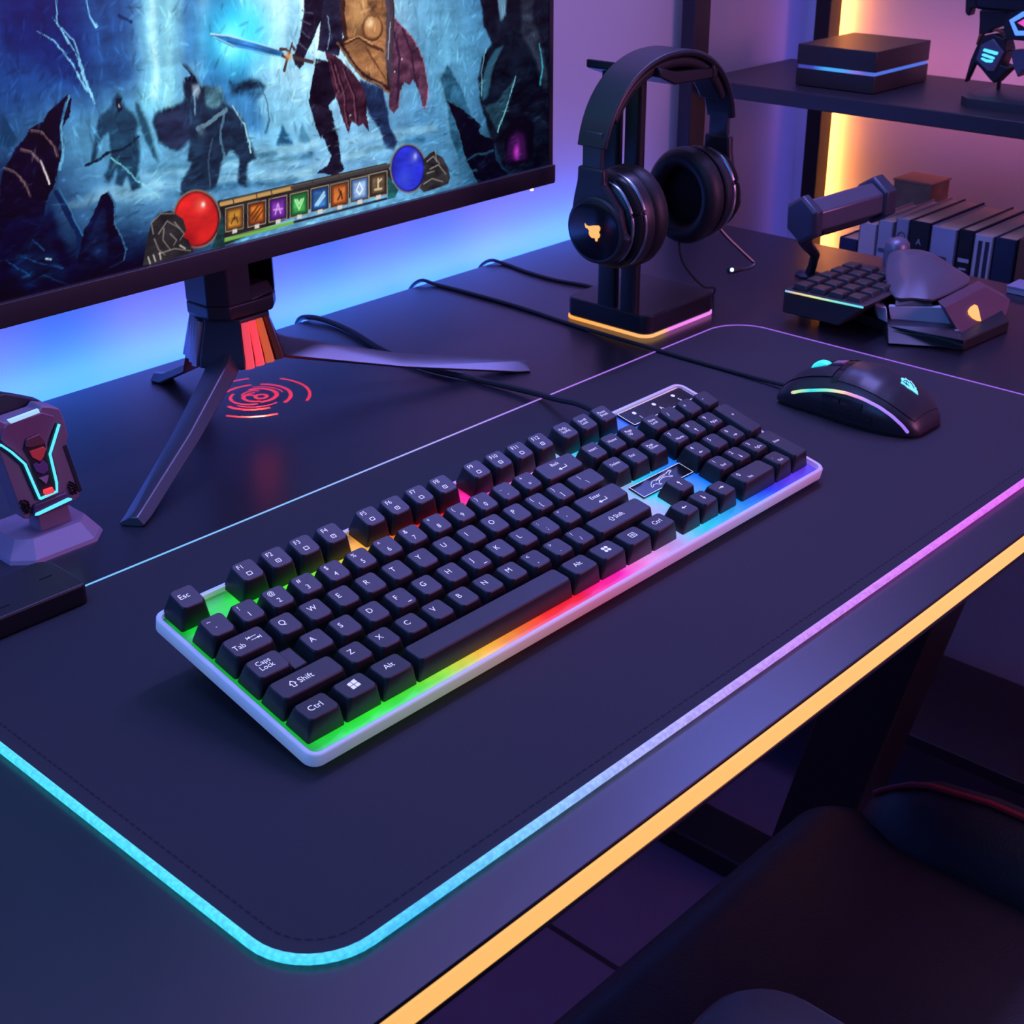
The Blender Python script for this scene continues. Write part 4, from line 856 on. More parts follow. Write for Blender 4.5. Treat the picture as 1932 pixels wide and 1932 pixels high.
MB().loft(band((.0838, .0790), (.0770, .0705), .022, .028, .16, .84)).build('headband_cushion', leather, hp, bevel=.0015)
for s, nm in ((-1, 'L'), (1, 'R')):
    X = lambda v: .611 + s * v
    # slider between band and yoke
    MB().box((min(X(.0815), X(.0855)), HY - .0095, .145), (max(X(.0815), X(.0855)), HY + .0095, .180)).build('slider', slider_m, hp, bevel=.0006)
    cyc, czc = (.268, .109) if s < 0 else (.281, .106)
    # yoke: neck widening into the outer ring of the cup
    neck = [(HY - .013, .153), (HY + .013, .153), (HY + .0135, .142), (cyc + .026, .128), (cyc + .030, .106)] + [(cyc + .030*math.cos(-a), czc - .003 + .028*math.sin(-a)) for a in np.linspace(.1, PI - .1, 14)] + [(cyc - .026, .106), (cyc - .021, .124), (HY - .0135, .141)]
    mb = MB().prism(neck, min(X(.0800), X(.0875)), max(X(.0800), X(.0875)), 0)
    mb.build('yoke', hp_m, hp, bevel=.0022, seg=3)
    # outer cap with its seam ring
    mb = lathe_x(MB(), [(X(.0868), .0285, .0265), (X(.0885), .0285, .0265), (X(.0900), .0270, .0250)], cyc + .0015, czc - .004)
    mb.build('cap_ring', hp_m, hp)
    mb = lathe_x(MB(), [(X(.0890), .0255, .0235), (X(.0902), .0252, .0232), (X(.0908), .0235, .0213)], cyc + .0015, czc - .004)
    cap = mb.build('ear_cap', hp_gloss, hp)
    # cup body
    mb = lathe_x(MB(), [(X(.0800), .024, .026), (X(.0770), .029, .032), (X(.0725), .0335, .0370), (X(.0650), .0362, .0395), (X(.0585), .0366, .0400), (X(.0572), .0355, .0390)], cyc + .002, czc)
    mb.build('ear_cup', hp_m, hp)
    # silver crescent seen in the slot between yoke and cup
    for xr_, k_, rad_ in ((.0795, .92, .0014), (.0690, 1.05, .0017)):
        pts = [(X(xr_), cyc + .002 + .0338*k_*math.cos(a), czc + .0368*k_*math.sin(a)) for a in np.linspace(1.75, 4.1, 24)]
        MB().tube(pts, [rad_ * min(1, .35 + 3*min(i_, 23 - i_)/23) for i_ in range(24)], 8).build('trim_ring', silver, hp)
    pts = [(X(.0745), cyc + .002 + .0332*math.cos(a), czc + .0362*math.sin(a)) for a in np.linspace(1.85, 4.0, 24)]
    MB().tube(pts, [.0036 * min(1, .35 + 3*min(i_, 23 - i_)/23) for i_ in range(24)], 8).build('slot', mat('slot_dark', (.003, .003, .004), .9), hp)
    # pad
    R = []
    for k in range(15):
        b = -.5*PI + 2*PI*k/14
        R.append((X(.0470 - .0105*math.sin(b)*1.), .0290 + .0088*math.cos(b), .0325 + .0088*math.cos(b)))
    mb = lathe_x(MB(), R, cyc + .002, czc, cap=False); mb.build('ear_pad', leather, hp)
    mb = lathe_x(MB(), [(X(.0520), .0305, .034), (X(.0515), .0305, .034)], cyc + .002, czc); mb.build('speaker_cloth', mesh_m, hp)
    if s < 0:
        em_ = [(0.5198, 0.2781, 0.1099), (0.5198, 0.2764, 0.1086), (0.5198, 0.2740, 0.1082), (0.5198, 0.2699, 0.1094), (0.5198, 0.2639, 0.1104), (0.5198, 0.2622, 0.1090), (0.5198, 0.2626, 0.1066), (0.5198, 0.2638, 0.1051), (0.5198, 0.2623, 0.1035), (0.5198, 0.2627, 0.1013), (0.5198, 0.2645, 0.1000), (0.5198, 0.2649, 0.0977), (0.5198, 0.2666, 0.0975), (0.5198, 0.2673, 0.0995), (0.5198, 0.2683, 0.1008), (0.5198, 0.2686, 0.0996), (0.5198, 0.2703, 0.0995), (0.5198, 0.2725, 0.1006), (0.5198, 0.2737, 0.1025), (0.5198, 0.2734, 0.1047), (0.5198, 0.2750, 0.1062), (0.5198, 0.2772, 0.1066)]
        lab(slab([(.5199, y, z_) for x, y, z_ in em_], (-.0005, 0, 0), MB()).build('emblem', amber_logo, cap, world=True), 'glowing amber emblem')
# microphone boom with its lit tip, and the thin lead under the right cup
bm_ = catmull([(.690, .268, .074), (.697, .262, .064), (.712, .250, .046), (.716, .246, .0405), (.708, .246, .0385), (.694, .248, .0395)], 6)
MB().tube(bm_, .0016, 8).build('microphone_boom', slider_m, hp)
MB().tube([(.697, .2475, .0392), (.688, .249, .0402), (.682, .250, .0405)], [.0022, .0032, .0028], 10).build('microphone', hp_m, hp)
lab(MB().tube([(.683, .2465, .0420), (.6815, .2470, .0425)], .0016, 8).build('microphone_light', mat('mic_led', (.6, .9, 1), .3, emit=srgb(200, 240, 255), es=2.0), hp), 'small white glowing tip')
lead = catmull([(.652, .283, .068), (.650, .276, .050), (.660, .262, .030), (.690, .270, .0195), (.712, .285, .006), (.730, .300, DZ + .001), (.735, .320, DZ + .001), (.725, .345, DZ + .001)], 7)
MB().tube(lead, .0010, 6).build('cable', cable_m, hp)
c3 = thing('cable', 'short black cable behind the headphone stand running off the desk back', 'cable', (.67, .45, DZ))
pth = catmull([(.655, .352, .004), (.664, .375, DZ + .0016), (.669, .398, DZ + .0016), (.663, .433, DZ + .0016), (.664, .469, DZ + .0016), (.670, .508, DZ + .0016), (.665, .5235, DZ + .003), (.655, .5300, DZ - .006), (.652, .532, DZ - .03)], 8)
MB().tube(pth, .0017, 8).build('cable_sleeve', cable_m, c3)

# ------------------------------------------------------------------ mouse
mouse_m = mat('mouse_shell', (.030, .027, .036), .33)
mouse_rub = mat('mouse_grip', (.014, .015, .02), .5)
ms = thing('mouse', 'black gaming mouse with rainbow light line on the desk mat', 'computer mouse', (.5645, .05, 0))
PROF = [(-.0125, .016, .003), (-.0105, .0205, .0085), (-.006, .0250, .0140), (.000, .0282, .0190), (.010, .0310, .0255), (.022, .0326, .0305), (.036, .0330, .0335), (.050, .0322, .0338), (.062, .0310, .0318), (.074, .0304, .0285), (.085, .0302, .0240), (.093, .0298, .0190), (.0985, .0285, .0135), (.1020, .0262, .0085)]
MXC = .5625; NEX = 2.5
def m_at(y):
    for a, b in zip(PROF, PROF[1:]):
        if a[0] <= y <= b[0]:
            t = (y - a[0]) / (b[0] - a[0]); return a[1] + (b[1]-a[1])*t, a[2] + (b[2]-a[2])*t
    return PROF[-1][1:] if y > PROF[-1][0] else PROF[0][1:]
def m_pt(y, t, off=0., z0=.0022):
    w, h_ = m_at(y); c, s = math.cos(t), math.sin(t)
    x = -(w + off) * math.copysign(abs(c) ** (2/NEX), c); z_ = (h_ + off) * abs(s) ** (2/NEX)
    x *= 1 - .10 * max(0, 1 - z_ / .012) * (1 if abs(c) > .3 else 0)
    return (MXC + x, y, z0 + z_)
def m_surf(x, y, off=.0003):
    w, h_ = m_at(y); u = min(.999, abs(x - MXC) / w)
    return (x, y, .0022 + h_ * (1 - u ** NEX) ** (1/NEX) + off)
ys = [PROF[0][0] + (PROF[-1][0] - PROF[0][0]) * (k / 40) for k in range(41)]
ts = [PI * k / 32 for k in range(33)]
MB().loft([[m_pt(y, t) for t in ts] for y in ys]).build('shell', mouse_m, ms, angle=50)
MB().loft([[(MXC + (m_at(y)[0] - .003) * sx_, y, z_) for sx_, z_ in ((-1, .0003), (-1, .0030), (1, .0030), (1, .0003))] for y in ys[1:-1]]).build('base', mat('mouse_base', (.006, .006, .008), .4), ms)
def patch(name, m, y0, y1, t0, t1, off, ny=16, nt_=14, parent=ms):
    outer = [[m_pt(y0 + (y1-y0)*i/ny, t0 + (t1-t0)*j/nt_, off) for j in range(nt_+1)] for i in range(ny+1)]
    inner = [[m_pt(y0 + (y1-y0)*i/ny, t0 + (t1-t0)*j/nt_, -.0005) for j in range(nt_+1)] for i in range(ny+1)]
    rings = [o_ + i_[::-1] for o_, i_ in zip(outer, inner)]
    return MB().loft(rings).build(name, m, parent, angle=40)
patch('button', mouse_m, .0590, .0995, .95, PI/2 - .20, .0009)
patch('button', mouse_m, .0590, .0995, PI/2 + .20, PI - .95, .0009)
patch('palm_cover', mouse_m, -.0080, .0525, .86, PI - .86, .0008, 20, 20)
patch('centre_panel', hp_gloss, .0535, .0920, PI/2 - .16, PI/2 + .16, .0002)
patch('split_line', hp_gloss, .0530, .0585, .80, PI - .80, .0003, 3, 20)
patch('grip', mat('grip_dots', (.012, .014, .02), .55, bump=1., bscale=700), .018, .060, .08, .27, .0004)
patch('side_button', hp_gloss, .0450, .0600, .33, .46, .0012, 8, 4)
patch('side_button', hp_gloss, .0270, .0435, .33, .48, .0012, 8, 4)
# wheel
wl = mat('wheel_light', (.1, .7, .8), .4, emit=srgb(50, 228, 232), es=1.0)
n = 28; prof = [(-.0034, .0085), (-.0034, .0098), (-.0018, .0108), (.0018, .0108), (.0034, .0098), (.0034, .0085)]
mb = MB(); rings = [[(MXC + a, .0775 + r_*math.cos(2*PI*k/n), .0215 + r_*math.sin(2*PI*k/n)) for k in range(n)] for a, r_ in prof]; mb.loft(rings)
lab(mb.build('scroll_wheel', wl, ms), 'glowing cyan scroll wheel')
patch('dpi_button', mat('rose_button', (.42, .20, .28), .4), .0600, .0690, PI/2 - .07, PI/2 + .07, .0016, 4, 4)
# light line on the flank
LL = [(.0870, .0125), (.079, .0158), (.068, .0192), (.056, .0223), (.044, .0238), (.034, .0236), (.024, .0222), (.014, .0195), (.006, .0160), (.000, .0122), (-.004, .0085), (-.0068, .0050)]
pts = []
for y, z_, _ in catmull([(a, b, 0) for a, b in LL], 4):
    w, h_ = m_at(y); u = min(.985, max(.0, (z_ - .0022) / h_)); x = w * (1 - u ** NEX) ** (1/NEX)
    x *= 1 - .10 * max(0, 1 - (z_ - .0022) / .012)
    pts.append((MXC - x - .0001, y, z_))
mll = ramp_emit('mouse_line', 'Y', -.056, .040, [(0, (150, 110, 235)), (.30, (170, 130, 240)), (.46, (235, 150, 190)), (.55, (245, 215, 160)), (.66, (130, 230, 190)), (.80, (40, 215, 215)), (.93, (190, 230, 150)), (1, (230, 130, 190))], 1.1)
lab(MB().tube(pts, [.0008] + [.0012] * (len(pts) - 2) + [.0008], 8).build('light_line', mll, ms), 'rainbow glowing line')
em_ = [(0.5625, 0.0148, 0.0234), (0.5652, 0.0153, 0.0245), (0.5684, 0.0179, 0.0263), (0.5701, 0.0173, 0.0267), (0.571, 0.0155, 0.0264), (0.5729, 0.017, 0.0275), (0.5725, 0.0146, 0.0267), (0.5732, 0.0132, 0.0265), (0.5747, 0.013, 0.0269), (0.5727, 0.0107, 0.0256), (0.5724, 0.0086, 0.0249), (0.5709, 0.0086, 0.0244), (0.5714, 0.0064, 0.0239), (0.5697, 0.0061, 0.0232), (0.5693, 0.0044, 0.0226), (0.5666, 0.0022, 0.021), (0.5656, 0.0044, 0.0214), (0.5647, 0.0068, 0.0218), (0.5634, 0.0086, 0.0219), (0.5628, 0.01, 0.0221), (0.5634, 0.012, 0.0229)]
cx_ = sum(q[0] for q in em_) / len(em_); cy_ = sum(q[1] for q in em_) / len(em_)
logo_c = mat('cyan_logo', (.2, .7, .8), .4, emit=srgb(110, 222, 236), es=1.0)
mb = MB(); top = [m_surf(x, y, .0014) for x, y, _ in em_]; bot = [m_surf(x, y, .0004) for x, y, _ in em_]
mb.loft([bot, top], cap=False); c_ = m_surf(cx_, cy_, .0015)
mb.add(top + [c_], [(k, (k+1) % len(top), len(top)) for k in range(len(top))])
em_o = mb.build('emblem', logo_c, ms); lab(em_o, 'glowing cyan emblem')
dk = mat('emblem_line', (.01, .03, .04), .5); mb = MB()
for q in ([(0.5672, 0.015, 0.025), (0.57, 0.0137, 0.0256), (0.5683, 0.0113, 0.0243), (0.5691, 0.0139, 0.0253), (0.5658, 0.0122, 0.0238), (0.5652, 0.0093, 0.0227), (0.5709, 0.0121, 0.0254), (0.5701, 0.0093, 0.0243), (0.5681, 0.0067, 0.0229), (0.5648, 0.0146, 0.0241), (0.5655, 0.0132, 0.024), (0.5643, 0.0109, 0.0229)],):
    for a, b in zip(q[0::3], q[1::3]): mb.tube([m_surf(a[0], a[1], .0016), m_surf((a[0]+b[0])/2, (a[1]+b[1])/2, .0017), m_surf(b[0], b[1], .0016)], .0003, 6)
    for a, b in zip(q[1::3], q[2::3]): mb.tube([m_surf(a[0], a[1], .0016), m_surf((a[0]+b[0])/2, (a[1]+b[1])/2, .0017), m_surf(b[0], b[1], .0016)], .0003, 6)
mb.build('emblem_line', dk, em_o)
pth = catmull([(.5625, .1005, .0060), (.5640, .115, .0035), (.566, .165, .0018), (.566, .235, .0018), (.572, .323, DZ + .0018), (.578, .403, DZ + .0018), (.578, .470, DZ + .0018), (.576, .508, DZ + .0018), (.570, .5235, DZ + .004), (.561, .5305, DZ - .006), (.558, .533, DZ - .03)], 8)
MB().tube(pth, [.0026] * 6 + [.0018] * (len(pth) - 6), 8).build('cable', cable_m, ms)

# ------------------------------------------------------------------ ornament at the left
orn_m = mat('ornament_shell', (.34, .22, .33), .45, .1)
orn_d = mat('ornament_dark', (.035, .03, .045), .45)
cyan = mat('cyan_led', (.2, .8, .9), .4, emit=srgb(85, 226, 235), es=1.05)
pale = mat('pale_blue_led', (.6, .8, .9), .4, emit=srgb(150, 205, 232), es=.95)
red_led = mat('red_led', (.8, .1, .1), .4, emit=srgb(236, 56, 58), es=.9)
red_dim = mat('red_plastic', (.55, .10, .10), .4, emit=(.6, .02, .02), es=.25)
OY = .304
orn = thing('desk_ornament', 'purple armoured gadget with cyan light lines on an octagonal foot', 'desk gadget', (.05, .312, DZ))
def OC(x0, x1, y0, y1, c, z_): return [(x0 + c, y0, z_), (x1 - c, y0, z_), (x1, y0 + c, z_), (x1, y1 - c, z_), (x1 - c, y1, z_), (x0 + c, y1, z_), (x0, y1 - c, z_), (x0, y0 + c, z_)]
MB().loft([OC(.014, .078, .2865, .345, .011, DZ), OC(.015, .077, .2875, .344, .011, DZ + .0022), OC(.024, .072, .2985, .338, .008, .0085)]).build('foot', orn_m, orn, angle=12)
MB().loft([[(.040, .304, .008), (.062, .304, .008), (.062, .318, .008), (.040, .318, .008)], [(.041, .306, .030), (.061, .306, .030), (.061, .316, .030), (.041, .316, .030)]]).build('neck', orn_m, orn, bevel=.001)
C8 = 1
body = [(0.0229, 0.3040, 0.0858), (0.0265, 0.3040, 0.0864), (0.0301, 0.3040, 0.0835), (0.0514, 0.3040, 0.0841), (0.0543, 0.3040, 0.0868), (0.0607, 0.3040, 0.0843), (0.0653, 0.3040, 0.0818), (0.0671, 0.3040, 0.0739), (0.0683, 0.3040, 0.0638), (0.0663, 0.3040, 0.0592), (0.0703, 0.3040, 0.0261), (0.0694, 0.3040, 0.0226), (0.0654, 0.3040, 0.0202), (0.0608, 0.3040, 0.0240), (0.0363, 0.3040, 0.0218), (0.0352, 0.3040, 0.0191), (0.0311, 0.3040, 0.0206), (0.0301, 0.3040, 0.0235), (0.0231, 0.3040, 0.0674), (0.0209, 0.3040, 0.0782)]
slab(body, (0, .014, 0), MB()).build('shell', orn_m, orn, bevel=.0008)
slab([(x, y - .0012, z_) for x, y, z_ in [(0.0279, 0.3040, 0.0813), (0.0312, 0.3040, 0.0829), (0.0531, 0.3040, 0.0833), (0.0604, 0.3040, 0.0790), (0.0606, 0.3040, 0.0747), (0.0531, 0.3040, 0.0650), (0.0521, 0.3040, 0.0331), (0.0422, 0.3040, 0.0310), (0.0384, 0.3040, 0.0551), (0.0261, 0.3040, 0.0712), (0.0250, 0.3040, 0.0751)]], (0, .002, 0), MB()).build('face_plate', mat('face_plate', (.32, .15, .27), .45, .1), orn, bevel=.0005)
back = [(x, y + .015, z_) for x, y, z_ in [(0.0251, 0.3040, 0.0950), (0.0399, 0.3040, 0.0949), (0.0489, 0.3040, 0.0908), (0.0608, 0.3040, 0.0849), (0.0651, 0.3040, 0.0806), (0.0618, 0.3040, 0.0683), (0.0259, 0.3040, 0.0796)]]
slab(back, (0, .008, 0), MB()).build('rear_fin', orn_d, orn, bevel=.0008)
slab([(x, y - .0016, z_) for x, y, z_ in [(0.0313, 0.3040, 0.0852), (0.0511, 0.3040, 0.0863), (0.0515, 0.3040, 0.0840), (0.0327, 0.3040, 0.0828)]], (0, .002, 0), MB()).build('top_light', pale, orn)
for q, w in (([(0.0202, 0.3022, 0.0736), (0.0240, 0.3022, 0.0721), (0.0295, 0.3022, 0.0659), (0.0364, 0.3022, 0.0560), (0.0393, 0.3022, 0.0431), (0.0421, 0.3022, 0.0310)], .0013), ([(0.0421, 0.3022, 0.0310), (0.0537, 0.3022, 0.0319), (0.0544, 0.3022, 0.0379), (0.0531, 0.3022, 0.0569), (0.0559, 0.3022, 0.0621), (0.0621, 0.3022, 0.0736)], .0013)):
    lab(ribbon(MB(), q, w, (0, -1, 0), .0012).build('light_line', cyan, orn), 'glowing cyan line')
    ribbon(MB(), [(x, .3031, z_) for x, y, z_ in q], w * 2.6, (0, -1, 0), .0006).build('line_groove', orn_d, orn)
A = lambda s, yy: [(x, yy, z_) for x, y, z_ in s]
core = A([(0.0371, 0.3040, 0.0653), (0.0402, 0.3040, 0.0709), (0.0481, 0.3040, 0.0720), (0.0513, 0.3040, 0.0655), (0.0519, 0.3040, 0.0543), (0.0524, 0.3040, 0.0349), (0.0439, 0.3040, 0.0335), (0.0405, 0.3040, 0.0495), (0.0399, 0.3040, 0.0571)], .3022)
slab(core, (0, .002, 0), MB()).build('core_recess', orn_d, orn)
slab(A([(0.0400, 0.3040, 0.0708), (0.0482, 0.3040, 0.0718), (0.0509, 0.3040, 0.0669), (0.0502, 0.3040, 0.0647), (0.0413, 0.3040, 0.0651), (0.0385, 0.3040, 0.0666)], .3008), (0, .002, 0), MB()).build('core_cap', mat('core_cap', (.28, .10, .13), .4, .2), orn, bevel=.0004)
slab(A([(0.0406, 0.3040, 0.0628), (0.0496, 0.3040, 0.0630), (0.0509, 0.3040, 0.0614), (0.0485, 0.3040, 0.0567), (0.0460, 0.3040, 0.0547), (0.0420, 0.3040, 0.0582)], .3008), (0, .002, 0), MB()).build('red_gem', red_dim, orn, bevel=.0004)
slab(A([(0.0415, 0.3040, 0.0535), (0.0432, 0.3040, 0.0545), (0.0457, 0.3040, 0.0527), (0.0476, 0.3040, 0.0551), (0.0501, 0.3040, 0.0512), (0.0501, 0.3040, 0.0475), (0.0467, 0.3040, 0.0459), (0.0428, 0.3040, 0.0488)], .3010), (0, .002, 0), MB()).build('purple_gem', mat('purple_gem', (.24, .10, .34), .4), orn, bevel=.0003)
slab(A([(0.0438, 0.3040, 0.0442), (0.0498, 0.3040, 0.0442), (0.0488, 0.3040, 0.0415), (0.0474, 0.3040, 0.0393)], .3010), (0, .002, 0), MB()).build('arrow_mark', mat('lilac_mark', (.55, .35, .60), .4), orn)
lab(slab(A([(0.0451, 0.3040, 0.0359), (0.0510, 0.3040, 0.0359), (0.0518, 0.3040, 0.0329), (0.0510, 0.3040, 0.0321), (0.0459, 0.3040, 0.0322), (0.0449, 0.3040, 0.0338)], .3006), (0, .002, 0), MB()).build('red_light', red_led, orn, bevel=.0004), 'small glowing red block')
slab(A([(0.0380, 0.3040, 0.0281), (0.0597, 0.3040, 0.0292), (0.0607, 0.3040, 0.0273), (0.0625, 0.3040, 0.0241), (0.0603, 0.3040, 0.0207), (0.0384, 0.3040, 0.0198), (0.0363, 0.3040, 0.0218), (0.0362, 0.3040, 0.0231)], .3010), (0, .004, 0), MB()).build('lower_bar', mat('lower_bar', (.16, .08, .18), .4, .2), orn, bevel=.0006)
lab(slab(A([(0.0373, 0.3040, 0.0233), (0.0598, 0.3040, 0.0257), (0.0619, 0.3040, 0.0246), (0.0621, 0.3040, 0.0236), (0.0390, 0.3040, 0.0214), (0.0366, 0.3040, 0.0220)], .3004), (0, .002, 0), MB()).build('lower_light', cyan, orn), 'glowing cyan bar')
for pts in ([(0.0309, 0.3040, 0.0328), (0.0330, 0.3040, 0.0324), (0.0302, 0.3040, 0.0315), (0.0321, 0.3040, 0.0305), (0.0345, 0.3040, 0.0312), (0.0312, 0.3040, 0.0294), (0.0329, 0.3040, 0.0290), (0.0348, 0.3040, 0.0295), (0.0307, 0.3040, 0.0279), (0.0324, 0.3040, 0.0276), (0.0347, 0.3040, 0.0279), (0.0315, 0.3040, 0.0262), (0.0332, 0.3040, 0.0257), (0.0352, 0.3040, 0.0263), (0.0327, 0.3040, 0.0244), (0.0343, 0.3040, 0.0247)], [(0.0641, 0.3040, 0.0339), (0.0632, 0.3040, 0.0324), (0.0655, 0.3040, 0.0328), (0.0626, 0.3040, 0.0307), (0.0649, 0.3040, 0.0312), (0.0669, 0.3040, 0.0311), (0.0631, 0.3040, 0.0290), (0.0652, 0.3040, 0.0292), (0.0669, 0.3040, 0.0293), (0.0636, 0.3040, 0.0272), (0.0659, 0.3040, 0.0270), (0.0673, 0.3040, 0.0275), (0.0641, 0.3040, 0.0261), (0.0663, 0.3040, 0.0259)]):
    mb = MB()
    for x, y, z_ in pts: mb.tube([(x, .3042, z_), (x, .3021, z_)], .00065, 6)
    mb.build('grille_holes', mat('hole_black', (.004, .004, .005), .9), orn)
ribbon(MB(), A([(0.0645, 0.3040, 0.0582), (0.0702, 0.3040, 0.0255)], .3038), .0022, (0, -1, 0), .0005).build('edge_groove', orn_d, orn)
# ------------------------------------------------------------------ flat slab dock
dk_ = thing('device_dock', 'flat black slab-shaped dock at the back left corner of the desk mat', 'dock', (-.04, .24, 0))
dock_m = mat('dock_black', (.024, .02, .026), .42)
MB().prism(rrect(-.115, .2195, .0205, .2640, [.002, .004, .010, .010], 4), .0002, .0128).build('dock_body', dock_m, dk_, bevel=.0012)
mb = MB()
for x0, y0, x1, y1 in ((-.030, .2290, -.022, .2300), (.004, .2420, .012, .2430), (-.045, .238, -.033, .2405), (-.041, .244, -.031, .2460)): mb.box((x0, y0, .0126), (x1, y1, .0131))
mb.build('slot', mat('slot_black', (.006, .006, .007), .7), dk_)

# ------------------------------------------------------------------ one-handed keypad with sculpted palm rest
kp = thing('gaming_keypad', 'angular one-handed keypad with glowing side line and sculpted palm rest', 'keypad', (.77, .13, DZ))
kp_m = mat('keypad_shell', (.035, .034, .045), .4)
kp_s = mat('keypad_silver', (.62, .62, .76), .4, .1)
kp_p = mat('keypad_plum', (.17, .10, .14), .4, .25)
kp_k = mat('keypad_key', (.028, .025, .03), .42)
side = [(.206, .0285), (.126, .0300), (.150, .0075), (.206, .0075)]
MB().prism(side, .7035, .818, 0).build('key_deck', kp_m, kp, bevel=.001)
MB().prism([(.722, .112), (.741, .053), (.812, .048), (.842, .070), (.848, .170), (.82, .200), (.757, .200), (.742, .130)], DZ, .0075).build('base', mat('keypad_base', (.014, .014, .018), .5), kp, bevel=.001)
kl = ramp_emit('keypad_line', 'Y', -.004, .075, [(0, (90, 220, 235)), (.35, (120, 235, 200)), (.6, (225, 235, 150)), (.85, (235, 200, 130)), (1, (90, 190, 230))], 1.0)
lab(MB().tube([(.7030, .204, .0272), (.7030, .165, .0278), (.7030, .128, .0286)], .0009, 8).build('light_line', kl, kp), 'rainbow glowing line')
kk = MB(); 
for i in range(5):
    for j in range(4):
        x, y = .7155 + i * .0195, .1405 + j * .0175
        if i == 4 and j == 0: continue
        s0, s1 = .0083, .0064
        MB().loft([[(x - s0, y - .0077, .0288), (x + s0, y - .0077, .0288), (x + s0, y + .0077, .0288), (x - s0, y + .0077, .0288)], [(x - s1, y - .0058, .0338), (x + s1, y - .0058, .0338), (x + s1, y + .0060, .0338), (x - s1, y + .0060, .0338)]]).build('keycap', kp_k, kp, bevel=.0008)
lab(MB().box((.788, .122, .0290), (.802, .150, .0325)).build('deck_light', cyan, kp, bevel=.001), 'glowing cyan patch')
# palm dome
def pr(poly, z_): return [(x, y, z_) for x, y in poly]
rim = [(0.7430, 0.1208, 0.0300), (0.7505, 0.1087, 0.0300), (0.7598, 0.0942, 0.0300)] + [(0.8006, 0.0935, 0.0280)] + [(0.8454, 0.1033, 0.0260)] + [(0.8405, 0.1201, 0.0360)] + [(0.8307, 0.1342, 0.0460), (0.8349, 0.1511, 0.0460)] + [(0.8221, 0.1601, 0.0470)] + [(0.8113, 0.1661, 0.0450)] + [(0.7964, 0.1612, 0.0390)] + [(0.7655, 0.1420, 0.0330)]
fine = []
for a in range(len(rim)):
    P4 = [Vector(rim[(a + b) % len(rim)]) for b in (-1, 0, 1, 2)]
    for t in (0, .33, .66): fine.append(.5*((2*P4[1]) + (P4[2]-P4[0])*t + (2*P4[0]-5*P4[1]+4*P4[2]-P4[3])*t*t + (3*P4[1]-P4[0]-3*P4[2]+P4[3])*t**3))
cen = sum(fine, Vector()) / len(fine) + Vector((0, 0, .004))
rg = [[tuple(p + (cen - p)*.10 - Vector((0, 0, .006))) for p in fine], [tuple(p + (cen - p)*.0 - Vector((0, 0, .0015))) for p in fine]]
for s_ in (.0, .05, .12, .22, .34, .48): rg.append([tuple(p + (cen - p)*s_ + Vector((0, 0, .0055*(1 - (1 - s_)**3)))) for p in fine])
MB().loft(rg).build('palm_rest', mat('palm_shell', (.13, .12, .155), .42, .15), kp, angle=60)
pl = [(p.x, p.y) for p in fine]; cxp, cyp = cen.x, cen.y
def pr(poly, z_): return [(x, y, z_) for x, y in poly]
sc = lambda s: [(cxp + (x - cxp) * s, cyp + (y - cyp) * s) for x, y in pl]
MB().loft([pr(sc(.88), .0085), pr(sc(.88), .0180), pr(sc(.82), .0250)]).build('palm_core', mat('core_black', (.008, .008, .01), .5), kp)
q = [(0.749, 0.0781, 0.0285), (0.8252, 0.0796, 0.0285), (0.8568, 0.0688, 0.0112), (0.8302, 0.0602, -0.001), (0.755, 0.0607, 0.002)]
fp = slab(q, (.006, .010, .002), MB()).build('front_plate', kp_p, kp, bevel=.0006)
e = [(0.7943, 0.0735, 0.0209), (0.7982, 0.0724, 0.0191), (0.7972, 0.07, 0.0154), (0.7935, 0.065, 0.0081), (0.7881, 0.0659, 0.0096), (0.7823, 0.068, 0.0129), (0.7792, 0.0703, 0.0165), (0.7803, 0.0719, 0.0189), (0.7869, 0.0732, 0.0205)]
nn = (Vector(q[1]) - Vector(q[0])).cross(Vector(q[4]) - Vector(q[0])).normalized(); nn = -nn if nn.y > 0 else nn
lab(slab(e, tuple(nn * .0005), MB()).build('emblem', amber_logo, fp), 'glowing amber emblem')
q2 = [(0.7350, 0.1219, 0.0235), (0.7630, 0.0871, 0.0235)] + [(0.7643, 0.0754, 0.0080), (0.7424, 0.1219, 0.0080)]
slab(q2, (.008, .004, -.001), MB()).build('side_plate', kp_s, kp, bevel=.0008)
q3 = [(0.7450, 0.1207, 0.0290), (0.7616, 0.0979, 0.0290)] + [(0.7582, 0.0937, 0.0240), (0.7380, 0.1173, 0.0240)]
slab(q3, (.010, .006, -.001), MB()).build('side_band', kp_m, kp)
q4 = [(0.7257, 0.1162, 0.0105), (0.7536, 0.0724, 0.0105), (0.7312, 0.0509, 0.0105)] + [(0.7426, 0.0535, 0.0000), (0.7259, 0.0799, 0.0000), (0.7109, 0.1059, 0.0000)]
slab(q4, (.020, .012, 0), MB()).build('front_skirt', kp_m, kp, bevel=.0008)
q5 = [(0.7319, 0.1324, 0.0220), (0.7352, 0.1236, 0.0220)] + [(0.7308, 0.1185, 0.0100), (0.7369, 0.1314, 0.0100)]
slab(q5, (.012, .010, 0), MB()).build('hinge', kp_s, kp, bevel=.0008)
MB().loft([[(.842 + r_*math.cos(a), .176 + r_*.9*math.sin(a), z_) for a in np.linspace(0, 2*PI, 21)[:-1]] for r_, z_ in ((.012, .006), (.0125, .040), (.0118, .0455), (.0090, .0490), (.0050, .0505))]).build('thumb_knob', mat('knob_metal', (.20, .20, .27), .36, .4), kp)

